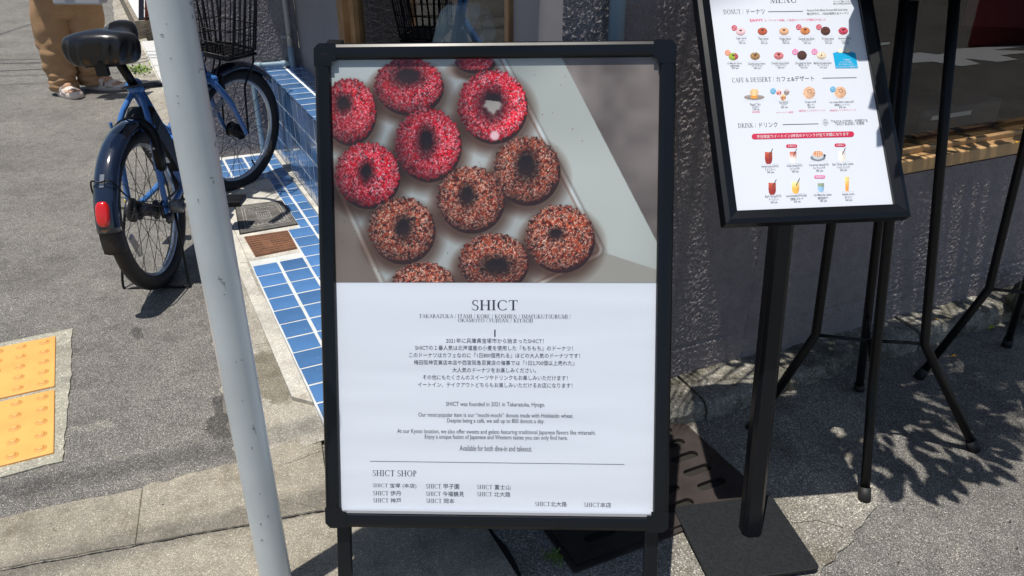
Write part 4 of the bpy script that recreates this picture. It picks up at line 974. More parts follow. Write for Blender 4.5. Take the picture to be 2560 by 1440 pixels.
for t, a, b, y in [('SHICT was founded in 2021 in Takarazuka, Hyogo.', 1115, 1363, 1012), ('Our most popular item is our “mochi-mochi” donuts made with Hokkaido wheat.', 1046, 1433, 1039.5), ('Despite being a café, we sell up to 800 donuts a day.', 1118, 1361, 1053.5),
                   ('At our Kyoto location, we also offer sweets and gelato featuring traditional Japanese flavors like mitarashi.', 993, 1489, 1081), ('Enjoy a unique fusion of Japanese and Western tastes you can only find here.', 1062, 1419, 1094.5), ('Available for both dine-in and takeout.', 1149, 1330, 1121)]:
    J(t, a, b, y, 14, bold=.004)
mb = MB(); SB.bar(925, 1153, 1561, 1161, 1.1, mb, .0003); SB.attach(mb.obj('divider', M_ink), sign)
J([('s', 'SHICT SHOP')], 932, 1041, 1183, 15)
for t, a, b, y in [(' 宝塚 (本店)', 932, 1041, 1214.5), (' 伊丹', 933, 1003, 1233), (' 神戸', 933, 1003, 1251), (' 甲子園', 1065, 1148, 1216), (' 今福鶴見', 1065, 1160, 1234.5), (' 岡本', 1066, 1136, 1252), (' 富士山', 1193, 1276, 1217.5), (' 北大路', 1193, 1276, 1235.5), ('北大路', 1338, 1417, 1260), ('本店', 1460, 1528, 1262)]:
    J([('s', 'SHICT' + (' ' if t[0] == ' ' else '')), ('t', t.strip())], a, b, y, 12.5)

# snap frame: four rails with rounded faces and four corner caps
def rail_profile(mb, p0, p1, inw, wdt, y0=.010, y1=-.0105):
    """p0->p1 in (u,w); inw unit vector to the inside"""
    n = Vector((inw[0], 0, inw[1])); prof = [(0, y0), (0, y1 * .25), (.10, y1 * .75), (.28, y1), (.72, y1), (.93, y1 * .85), (1, y1 * .35), (1, y0)]
    vs = []
    for p in (p0, p1):
        for (a, y) in prof: q = Vector((p[0], 0, p[1])) + n * (a * wdt); vs.append((q.x, y, q.z))
    m = len(prof); fs = [(k, k + 1, m + k + 1, m + k) for k in range(m - 1)] + [(m - 1, 0, m, 2 * m - 1), tuple(range(m - 1, -1, -1)), tuple(range(m, 2 * m))]
    mb.add(vs, fs)
def snap_frame(B, root, hw, hh, fw, names=('rail', 'corner_cap'), cr=.036):
    for (p0, p1, inn) in [((-hw + cr, hh), (hw - cr, hh), (0, -1)), ((hw - cr, -hh), (-hw + cr, -hh), (0, 1)), ((-hw, -hh + cr), (-hw, hh - cr), (1, 0)), ((hw, hh - cr), (hw, -hh + cr), (-1, 0))]:
        mb = MB(); rail_profile(mb, p0, p1, inn, fw); o = mb.obj(names[0], M_frame, smooth=False); bev(o, .0012, 2); B.attach(o, root)
    for sx in (-1, 1):
        for sz in (-1, 1):
            P = []; r_ = .026
            for k in range(9):
                a = rad(90 * k / 8); P.append((hw - r_ + r_ * math.cos(a), hh - r_ + r_ * math.sin(a)))
            c_ = [(hw - cr, hh)] + [(hw - cr, hh - fw), (hw - fw, hh - fw) , (hw - fw, hh - cr), (hw, hh - cr)]
            poly = P + [(hw - cr - .0008, hh), (hw - cr - .0008, hh - fw - .0005), (hw - fw - .0005, hh - fw - .0005), (hw - fw - .0005, hh - cr - .0008), (hw, hh - cr - .0008)]
            poly = [(min(a, hw - .0042) * sx, min(b, hh - .0042) * sz) for a, b in poly]; n = len(poly)
            mb = MB(); mb.add([(a, -.0108, b) for a, b in poly] + [(a, .0105, b) for a, b in poly], [tuple(range(n)), tuple(range(2 * n - 1, n - 1, -1))] + [(i, (i + 1) % n, (i + 1) % n + n, i + n) for i in range(n)])
            o = mb.obj(names[1], M_frame); bev(o, .0035, 3); B.attach(o, root)
HWs, HHs, FWs = W_ / 2 + .0275, H_S / 2 + .0285, .0285
snap_frame(SB, sign, HWs, HHs, FWs)
mb = MB(); mb.box((0, .007, 0), (HWs * 2 - .01, .003, HHs * 2 - .01)); SB.attach(mb.obj('back_board', M_blackm), sign)
mb = MB(); mb.add([(-W_ / 2, -.0028, -H_S / 2), (W_ / 2, -.0028, -H_S / 2), (W_ / 2, -.0028, H_S / 2), (-W_ / 2, -.0028, H_S / 2)], [(0, 1, 2, 3)]); SB.attach(mb.obj('clear_cover', M_cover), sign)
mb = MB(); mb.box((0, -.005, -H_S / 2 + .0028), (W_ - .004, .004, .0052)); mb2 = mb.obj('silver_strip', M_silver); SB.attach(mb2, sign)
for sx in (-1, 1):
    mb = MB(); mb.box((sx * (.2885), .0175, -.05 - .30), (.0255, .016, .66)); o = mb.obj('leg', M_frame); bev(o, .002, 2); SB.attach(o, sign)
# rear frame of the A
top = SB.M @ Vector((0, .012, HHs - .02))
rt = 9.5; RBm = Matrix.Translation(top) @ Matrix.Rotation(rad(-2.48), 4, 'Z') @ Matrix.Rotation(rad(rt), 4, 'X')
def rear(o): o.parent = sign; o.matrix_local = sign.matrix_basis.inverted() @ RBm; return o
lz = top.z / math.cos(rad(rt))
mb = MB(); mb.box((0, .012, -.47), (HWs * 2 - .03, .006, .80)); rear(mb.obj('rear_panel', M_blackm))
for sx in (-1, 1): mb = MB(); mb.box((sx * .2885, .018, -lz / 2 + .006), (.0255, .016, lz - .012)); o = mb.obj('rear_leg', M_frame); bev(o, .002, 2); rear(o)
for zz in (-.06, -.88): mb = MB(); mb.box((0, .018, zz), (.55, .014, .03)); o = mb.obj('rear_rail', M_frame); bev(o, .002, 2); rear(o)
for sx in (-1, 1): mb = MB(); mb.box((sx * .2885, .018, .0), (.03, .03, .03)); o = mb.obj('hinge', M_blackm); bev(o, .003, 2); rear(o)

# ------------------------------------------------------------------ the menu stand
MBd = Board((.53, 1.312, .725), 6.43, 39.02, .11)    # origin: middle of the lower edge of the sheet
menu = empty('menu_stand', (.50, 1.266, 0), 'black menu lectern with tilted price sheet on a square post', 'sign')
WM, HM = .287, .455
mb = MB(); mb.add([(-WM / 2, 0, 0), (WM / 2, 0, 0), (WM / 2, 0, HM), (-WM / 2, 0, HM)], [(0, 1, 2, 3)]); MBd.attach(mb.obj('menu_sheet', mat('menu_paper', (.655, .69, .765), .42)), menu)
fwm = .0245
def mrail(p, name='rail'):
    # mitred rail: inner edge low, outer edge high bevel
    (a0, b0), (a1, b1), (c0, d0_), (c1, d1) = p          # inner start/end, outer start/end
    mid0 = ((a0 * .35 + c0 * .65), (b0 * .35 + d0_ * .65)); mid1 = ((a1 * .35 + c1 * .65), (b1 * .35 + d1 * .65))
    vs = [(a0, -.002, b0), (a0, -.007, b0), (mid0[0], -.0115, mid0[1]), (c0, -.009, d0_), (c0, .016, d0_), (a0, .016, b0), (a1, -.002, b1), (a1, -.007, b1), (mid1[0], -.0115, mid1[1]), (c1, -.009, d1), (c1, .016, d1), (a1, .016, b1)]
    o = MB().add(vs, [(i, (i + 1) % 6, (i + 1) % 6 + 6, i + 6) for i in range(6)] + [(5, 4, 3, 2, 1, 0), (6, 7, 8, 9, 10, 11)]).obj(name, M_frame); bev(o, .0008, 2); MBd.attach(o, menu)
iw, ow = WM / 2, WM / 2 + fwm
mrail([(-iw, 0), (iw, 0), (-ow, -fwm), (ow, -fwm)]); mrail([(iw, HM), (-iw, HM), (ow, HM + fwm), (-ow, HM + fwm)]); mrail([(-iw, HM), (-iw, 0), (-ow, HM + fwm), (-ow, -fwm)]); mrail([(iw, 0), (iw, HM), (ow, -fwm), (ow, HM + fwm)])
mb = MB(); mb.box((0, .010, HM / 2), (WM + .03, .006, HM + .03)); MBd.attach(mb.obj('back_board', M_blackm), menu)
# post (eight sided) leaning slightly back, and base plate
pb, ptp = Vector((.499, 1.262, .008)), Vector((.515, 1.458, .87))
ax = (ptp - pb).normalized(); X_ = dirv(4); X_ = (X_ - ax * X_.dot(ax)).normalized(); Y_ = ax.cross(X_)
prof = [(-.021, -.010), (-.012, -.019), (.012, -.019), (.021, -.010), (.021, .012), (.014, .019), (-.014, .019), (-.021, .012)]
mb = MB(); mb.add([p + X_ * a + Y_ * b for p in (pb, ptp) for a, b in prof], [(i, (i + 1) % 8, (i + 1) % 8 + 8, i + 8) for i in range(8)] + [tuple(range(7, -1, -1)), tuple(range(8, 16))]); o = mb.obj('post', M_frame); bev(o, .0015, 2); loc(o, menu)
mb = MB(); mb.box((0, .028, HM * .56), (.10, .026, .12)); o = mb.obj('bracket', M_blackm); bev(o, .004); MBd.attach(o, menu)
a1, a2, a3 = G(1684, 1281, .012), G(2080, 1421, .012), G(1962, 1290, .012)
mb = MB(); cc = Vector((.481, 1.250, .0135)); X_ = dirv(10)
P = []; w2, d2, r_ = .114, .108, .010
for (sx, sy, a0) in [(1, 1, 0), (-1, 1, 90), (-1, -1, 180), (1, -1, 270)]:
    for k in range(5): a = rad(a0 + 90 * k / 4); P.append(cc + X_ * (sx * (w2 - r_) + r_ * math.cos(a)) + dirv(100) * (sy * (d2 - r_) + r_ * math.sin(a)))
mb.prism([(p.x, p.y) for p in P], .0145, .0215); o = mb.obj('base_plate', M_base); bev(o, .0015, 2); loc(o, menu)
# print on the menu sheet
M_inkg = mat('grey_ink', (.075, .085, .10), .5); M_pink = mat('pink_ink', (.72, .12, .22), .5); M_crim = mat('crimson_ink', (.55, .02, .07), .45); M_cyan = mat('cyan_ink', (.0, .36, .64), .45); M_oran = mat('orange_ink', (.80, .22, .07), .45); M_rose = mat('rose_ink', (.72, .20, .42), .45)
K = lambda s_, a, b, y, hh, m=M_inkg, **k: MBd.text(s_, a, b, y, hh, m=m, root=menu, off=k.pop('off', .0003), **k)
K([('s', 'MENU')], 1925, 1991, -1, 17)
K([('s', 'DONUT / '), ('t', 'ドーナツ')], 1808.5, 1912, 29.5, 13); K([('s', 'CAFE & DESSERT / '), ('t', 'カフェ&デザート')], 1829.5, 2035, 198, 13.5); K([('s', 'DRINK / '), ('t', 'ドリンク')], 1845, 1944, 313, 13)
mb = MB(); MBd.bar(1920, 29.3, 2007, 28.3, 1.1, mb); MBd.bar(2056, 195.5, 2141, 194, 1.1, mb); MBd.bar(1956.5, 311.5, 2046, 309.5, 1.1, mb); MBd.attach(mb.obj('rule_lines', M_inkg), menu)['kind'] = 'stuff'
K('Famous Daily Made Donuts 800 Sold Daily', 2017, 2119, 25.8, 6.5); K('毎日手作り、1日800個売れるドーナツ', 2017, 2122, 34, 6.5)
K('1ドリンクご購入ください', 2083, 2127, 3.5, 5); K('席のご利用は90分まで', 2083, 2129, 9.3, 5)
K('SAVVY', 1874, 1908, 50.8, 7, m=M_pink, bold=.03); K('の『ドーナツ特集』に当店のドーナツが掲載されました', 1911, 2064, 50, 6, m=M_pink, bold=.0)
cols = [('Sugar donut', 'シュガー', '230 yen', 1853.5, 12.5), ('Plain donut', 'プレーン', '220 yen', 1908.5, 12), ('Kinako donut', 'きなこ', '240 yen', 1963, 14), ('Caramel nuts donut', 'キャラメルナッツ', '330 yen', 2016, 20), ('W choco donut', 'ダブルチョコ', '270 yen', 2069.5, 15), ('Strawberry donut', 'ストロベリー', '290 yen', 2112, 16)]
def cap3(c, y0, dy, hh=5.2):
    mb = MB(); n, j, p, x, w = c[:5]
    MBd.text(n, x - w, x + w, y0, hh + .8, mb=mb, off=.0003); MBd.text(j, x + 1 - w * .62, x + 1 + w * .62, y0 + dy, hh, mb=mb, off=.0003); MBd.text(p, x + 2 - 8.5, x + 2 + 8.5, y0 + 2 * dy, hh + .6, mb=mb, off=.0003); return MBd.attach(mb.obj('caption', M_inkg), menu)
for c in cols: cap3(c, 96.5, 5.8)
for c in [('Uji Matcha donut', '京都宇治抹茶', '300 yen', 1836, 18.5), ('Colorful choco donut', 'カラフルチョコ', '280 yen', 1891, 21.5), ('Colorful choco donut', 'ストロベリーカラフルチョコ', '280 yen', 1950.5, 22), ('Chocolate bar donut', '板チョコ', '330 yen', 2008, 20.5), ('Marble chocolate donut', 'マーブルチョコ', '310 yen', 2056.5, 22)]: cap3(c, 159 if c[3] < 1900 else 157.5, 6)
for c in [('Peach Tart', 'まるごと桃のタルト', '1,300 yen', 1888, 13), ('Ice donut', 'アイスドーナツ', '500 yen', 1959, 11), ('Cream puff', '自家製シュークリーム', '350 yen', 2026, 14), ('Ice cream-filled cream puff', '自家製シューアイス', '600 yen', 2104, 30)]: cap3(c, 261 if c[3] < 1900 else 255.5, 6.6, 6)
for t, x, w, y in [('※数量限定', 1890, 10, 280), ('※イートイン限定', 1962, 21, 281), ('※販売日インスタでリリース', 2029, 33, 276.5), ('※販売日インスタでリリース', 2107, 33, 275.5)]: K(t, x - w, x + w, y, 5, m=M_pink, bold=0)
for c in [('Americano(H/I)', 'アメリカーノ', '540 yen', 1924.5, 21.5), ('Cafe latte(H/I)', 'カフェラテ', '560 yen', 1986, 19.5), ('Caramel latte(H/I)', 'キャラメルラテ', '580 yen', 2047, 24.5), ('Earl Grey Jelly Latte', 'アールグレイジュレラテ', '560 yen', 2107, 26)]: cap3(c, 416.5 - (c[3] - 1924) * .03, 7.4, 7)
for c in [('Earl Gray(H/I)', 'アールグレイ', '560 yen', 1933, 20), ('Lemonade(H/Soda)', '自家製レモネード', '500 yen', 1991, 26), ('Uji Matcha Latte', '京都宇治抹茶ラテ', '580 yen', 2056.5, 22), ('Apple juice', '100%アップルジュース', '460 yen', 2120, 15)]: cap3(c, 491.5 - (c[3] - 1933) * .03, 7.4, 7)
mb = MB(); MBd.pill(1879, 2135, 341.5, 335.5, 14, mb); MBd.attach(mb.obj('red_banner', M_crim), menu)
K('平日限定でイートイン2杯目のドリンクが全て半額になります', 1891, 2122, 338.8, 8.5, m=M_white, off=.0008)
K([('t', '『TAOCA COFFEE』が焙煎する')], 2077, 2169, 302.5, 8); K([('t', '『SHICT BLEND』を使用')], 2088, 2160, 309.3, 8)
mb = MB(); MBd.text([('s', 'TAOCA')], 2056, 2070, 302.5, 3.2, mb=mb, off=.0003); MBd.text([('s', 'COFFEE')], 2056, 2071.5, 310, 3.2, mb=mb, off=.0003); MBd.bar(2059, 299, 2066, 298.8, .7, mb); MBd.bar(2057, 306.5, 2070, 306.2, .7, mb); MBd.bar(2061, 314, 2066, 314, .7, mb); MBd.attach(mb.obj('round_logo', M_inkg), menu)
def badge(cx, cy, r, m, t1, t2):
    mb = MB(); MBd.disc(cx, cy, r, mb); MBd.attach(mb.obj('badge', m), menu); mb = MB(); MBd.text(t1, cx - r * .6, cx + r * .6, cy - r * .33, r * .55, mb=mb, off=.0008); MBd.text(t2, cx - r * .65, cx + r * .65, cy + r * .36, r * .5, mb=mb, off=.0008); MBd.attach(mb.obj('badge_text', M_white), menu)
badge(1835.5, 70, 7, M_crim, '人気', 'No.1'); badge(1996.7, 68, 7, M_crim, '人気', 'No.2'); badge(2047, 68, 7, M_crim, '人気', 'No.3'); badge(1819, 132, 7, M_oran, '京都', '限定'); badge(1987.5, 130, 7.6, M_rose, '北大路', '限定'); badge(2036, 129.5, 7.6, M_rose, '北大路', '限定'); badge(1932.5, 228, 7, M_cyan, '夏季', '限定'); badge(2082, 223.5, 7, M_cyan, '夏季', '限定')
for x, y, t, m in [(1979, 365.3, '人気No.2', M_crim), (2100, 363, '人気No.1', M_crim), (2049, 442.3, '期間限定', M_rose)]:
    mb = MB(); MBd.pill(x - 14, x + 14, y, y, 8.4, mb); MBd.attach(mb.obj('badge', m), menu); K(t, x - 10, x + 10, y, 4.8, m=M_white, off=.0008)
mb = MB(); c_ = [MBd.uw(2089, 171), MBd.uw(2144.7, 170.5), MBd.uw(2138.5, 132), MBd.uw(2082, 132)]; mb.add([(a, -.0004, b) for a, b in c_], [(0, 1, 2, 3)]); MBd.attach(mb.obj('blue_notice', M_cyan), menu)
for t, x, w, y in [('＋200yen', 2116, 9, 150), ('イートインのみ', 2114, 15, 155.8), ('すべてのドーナツに', 2115, 19, 161.5), ('アイストッピング出来ます', 2116, 25.5, 167.3)]: K(t, x - w, x + w, y, 4.6, m=M_white, off=.0008)
# small product pictures, painted as fine printed grids on the sheet
def thumb(cx, cy, hw, hh, fn):
    a, b = MBd.uw(cx - hw, cy + hh); c, d = MBd.uw(cx + hw, cy - hh)
    pc = np.array([.829, .849, .889])
    def sample(px, py):
        x = (px - cx) / hw; y = (py - cy) / hh
        out = np.tile(pc, (len(x), 1)); return fn(x, y, out)
    return print_grid('menu_picture', MBd, menu, np.linspace(a, c, int(hw * 2.6)), np.linspace(b, d, int(hh * 2.6)), sample, .0002)
def rn(x, y, s, k=9.0): 
    v = np.sin(x * 12.9898 * k + s) * np.cos(y * 78.233 * k + s * 2.1) * 43758.5453; return v - np.floor(v)
def put(out, mk, col): out[mk] = col[mk] if isinstance(col, np.ndarray) and col.ndim == 2 else col; return out
def donut(c1, c2, hole=(0, -.25), hr=(.26, .18), sp=.0, c3=None, tilt=.82):
    def f(x, y, out):
        d = np.sqrt((x / .9) ** 2 + (y / (.9 * tilt)) ** 2); dh = np.sqrt(((x - hole[0]) / hr[0]) ** 2 + ((y - hole[1]) / hr[1]) ** 2)
        sh_ = np.clip(1.05 - .35 * np.clip(y + .1, 0, 1) - .25 * np.clip(d - .6, 0, 1), .4, 1.1)[:, None]
        n = rn(x, y, 3)[:, None]; col = np.where(n < sp, np.array(c2), np.array(c1)) * sh_
        if c3 is not None: col = np.where(x[:, None] > .25, np.array(c3) * sh_, col)
        put(out, d < 1, col); put(out, dh < 1, np.array([.25, .13, .1]) + np.zeros_like(out)); return out
    return f
for cx_, cy_, fn in [(1851.5, 79.5, donut((.88, .74, .76), (.8, .6, .6))), (1906, 78.5, donut((.70, .33, .22), (.6, .2, .1))), (1960, 78.5, donut((.84, .66, .52), (.7, .5, .4))), (2012.8, 77.5, donut((.86, .58, .36), (.65, .33, .15), sp=.45)), (2063.7, 77.5, donut((.28, .16, .15), (.40, .24, .2), sp=.4, tilt=.95)), (2108, 77.5, donut((.66, .12, .26), (.88, .42, .5), sp=.35)),
                     (1833.5, 141.5, donut((.60, .68, .20), (.5, .6, .15), c3=(.66, .30, .30))), (1887.7, 140.5, donut((.42, .26, .17), (.85, .70, .45), sp=.35)), (1946.8, 139.5, donut((.74, .38, .40), (.9, .6, .6), sp=.25)), (2005, 138.5, donut((.34, .22, .19), (.20, .12, .1), sp=.45, hr=(.01, .01), tilt=1)), (2053.8, 139, donut((.90, .88, .78), (.80, .35, .25), sp=.22, hole=(0, -.1), hr=(.2, .12)))]: thumb(cx_, cy_, 13.5, 13, fn)
def puff(x, y, out):
    d = np.sqrt((x / .92) ** 2 + (y / .95) ** 2); n = rn(x, y, 5, 4)[:, None]; col = np.where(n < .3, np.array([.62, .44, .33]), np.array([.86, .70, .58])) * np.clip(1.08 - .3 * (x + y * .6) * .5, .6, 1.1)[:, None]
    put(out, d < 1, col); sw = np.abs(np.sqrt((x - .05) ** 2 + (y + .25) ** 2) - .28) < .07; put(out, sw & (d < 1), col * .72); return out
thumb(2023, 232, 16.5, 16, puff); thumb(2100.8, 231, 16, 15.5, puff)
def tart(x, y, out):
    put(out, np.sqrt((x / .97) ** 2 + ((y - .45) / .42) ** 2) < 1, np.array([.66, .62, .60]) * np.clip(1 - .3 * y, .6, 1)[:, None] + np.zeros_like(out)); b = (np.abs(x) < .30) & (y > .1) & (y < .62); put(out, b, np.array([.88, .58, .22]) + np.zeros_like(out))
    d = np.sqrt((x / .40) ** 2 + ((y + .32) / .56) ** 2); put(out, d < 1, np.array([.90, .76, .56]) * (1.06 - .5 * np.abs(x))[:, None]); return out
thumb(1885.5, 236, 26.5, 16, tart)
def ice3(x, y, out):
    for a, b, c1, c2 in [(-.52, -.4, (.70, .16, .2), (.92, .8, .78)), (.5, -.42, (.25, .15, .17), (.8, .75, .75)), (.05, .42, (.55, .22, .14), (.92, .76, .55))]:
        d = np.sqrt(((x - a) / .36) ** 2 + ((y - b) / .5) ** 2); n = rn(x, y, a, 5)[:, None]; col = np.where((n < .4) | ((y - b) < -.15)[:, None], np.array(c2), np.array(c1)); put(out, d < 1, col)
    return out
thumb(1957, 237, 19, 16, ice3)
def ice2(x, y, out):
    out[:] = np.where((y > -.05)[:, None], np.array([.0, .64, .86]), out)
    for a in (-.45, .42):
        put(out, np.sqrt(((x - a) / .42) ** 2 + ((y - .25) / .50) ** 2) < 1, np.array([.72, .48, .34]) + np.zeros_like(out)); put(out, np.sqrt(((x - a) / .30) ** 2 + ((y + .3) / .55) ** 2) < 1, np.array([.94, .91, .80]) + np.zeros_like(out))
    return out
thumb(2110.5, 130, 20, 10, ice2)
def drink(kind):
    def f(x, y, out):
        wdt = .62 if kind != 'juice' else .40 - .08 * y; body = (np.abs(x + .1) < wdt * np.sqrt(np.clip(1 - (np.clip(y, .3, 1) - .3) ** 2 / .55, 0, 1))) & (y > -.55) & (y < .95) if kind != 'juice' else (np.abs(x) < wdt) & (y > -.9) & (y < .9)
        C = dict(red=((.78, .30, .18), (.60, .14, .12)), latte=((.76, .34, .24), (.90, .88, .86)), lemon=((.92, .88, .62), (.90, .66, .22)), milk=((.80, .80, .78), (.88, .84, .78)), juice=((.95, .78, .42), (.93, .58, .20)), matcha=((.52, .60, .50), (.50, .68, .84)))[kind]
        t = np.clip((y + .5) / .9, 0, 1)[:, None] if kind != 'matcha' else (y > .05)[:, None].astype(float); col = (np.array(C[0]) * (1 - t) + np.array(C[1]) * t) * (1.05 - .25 * np.clip(x, -.2, 1))[:, None]
        col = col * .8 + col.mean(1, keepdims=True) * .2
        put(out, body, col)
        if kind not in ('juice', 'matcha'): put(out, (np.abs(y - (-.25 - (x - .1) * 1.45)) < .12) & (x > -.05) & (x < .6) & (y > -1), np.array([.22, .23, .26]) + np.zeros_like(out))
        return out
    return f
def cup(x, y, out):
    put(out, np.sqrt((x / .95) ** 2 + ((y - .4) / .52) ** 2) < 1, np.array([.45, .49, .53]) + np.zeros_like(out)); put(out, np.sqrt((x / .72) ** 2 + ((y - .05) / .62) ** 2) < 1, np.array([.74, .77, .79]) + np.zeros_like(out))
    n = (np.sin(x * 22) > .4) | (np.sin(y * 26) > .4); put(out, np.sqrt((x / .66) ** 2 + ((y + .22) / .46) ** 2) < 1, np.where(n[:, None], np.array([.92, .76, .62]), np.array([.70, .34, .18]))); put(out, np.sqrt(((x - .82) / .16) ** 2 + ((y - .05) / .2) ** 2) < 1, np.array([.2, .22, .25]) + np.zeros_like(out)); return out
for cx_, cy_, hw_, hh_, fn in [(1923, 391, 15, 20, drink('red')), (1984, 390, 13.5, 19, drink('latte')), (2045, 388, 20, 16, cup), (2106, 387, 13.5, 18, drink('milk')), (1932, 468, 15, 20, drink('red')), (1990.5, 465, 15, 20, drink('lemon')), (2053.5, 466, 13, 15, drink('matcha')), (2117.5, 460, 12, 20, drink('juice'))]: thumb(cx_, cy_, hw_, hh_, fn)

# ------------------------------------------------------------------ cast iron grate in the strip
c0 = Vector((.129, 1.178, 0)); gU, gV = dirv(25.5), dirv(115.5)
grate = empty('drain_grate', (c0.x, c0.y, 0), 'dark rusty iron drain plate with rounded slots beneath the black menu stand', 'grate')
cu = bpy.data.curves.new('g', 'CURVE'); cu.dimensions = '2D'; cu.fill_mode = 'BOTH'; cu.extrude = .004
def spl(P):
    sp_ = cu.splines.new('POLY'); sp_.points.add(len(P) - 1); sp_.use_cyclic_u = True
    for i, (a, b) in enumerate(P): sp_.points[i].co = (a, b, 0, 1)
spl([(0, 0), (.47, 0), (.47, .40), (0, .40)])
for ci, cu_ in enumerate((.085, .185, .285, .395)):
    for k in range(8):
        v = .05 + .052 * k + (.026 if ci % 2 else 0); hl = .038
        if v > .37: continue
        spl([(cu_ + sx * (hl - .0125) + .0125 * math.cos(rad(a)), v + .0125 * math.sin(rad(a))) for sx, a0 in ((1, -90), (-1, 90)) for a in range(a0, a0 + 181, 30)])
og = bpy.data.objects.new('g', cu); COL.objects.link(og)
dg_ = bpy.context.evaluated_depsgraph_get(); me = bpy.data.meshes.new_from_object(og.evaluated_get(dg_)); bpy.data.objects.remove(og)
me.materials.clear(); me.materials.append(M_iron)
o = bpy.data.objects.new('slotted_plate', me); COL.objects.link(o); o.parent = grate; o.matrix_local = Matrix.Translation((0, 0, .0135)) @ Matrix.Rotation(rad(25.5), 4, 'Z'); bev(o, .0012, 1)
mb = MB(); mb.add([(c0.x + gU.x * a + gV.x * b, c0.y + gU.y * a + gV.y * b, .0075) for a, b in ((0, 0), (.47, 0), (.47, .4), (0, .4))], [(0, 1, 2, 3)]); loc(mb.obj('sump', M_gap), grate)
mb = MB()
for a0, b0_, a1_, b1_ in ((-.012, -.012, .482, -.001), (-.012, .401, .482, .412), (-.012, -.0005, -.001, .4005), (.471, -.0005, .482, .4005)):
    mb.hexa(*[[Vector((c0.x + gU.x * a + gV.x * b, c0.y + gU.y * a + gV.y * b, z)) for a, b in ((a0, b0_), (a1_, b0_), (a1_, b1_), (a0, b1_))] for z in (0, .012)])
loc(tag(mb.obj('grate_frame', M_iron), kind='stuff'), grate)

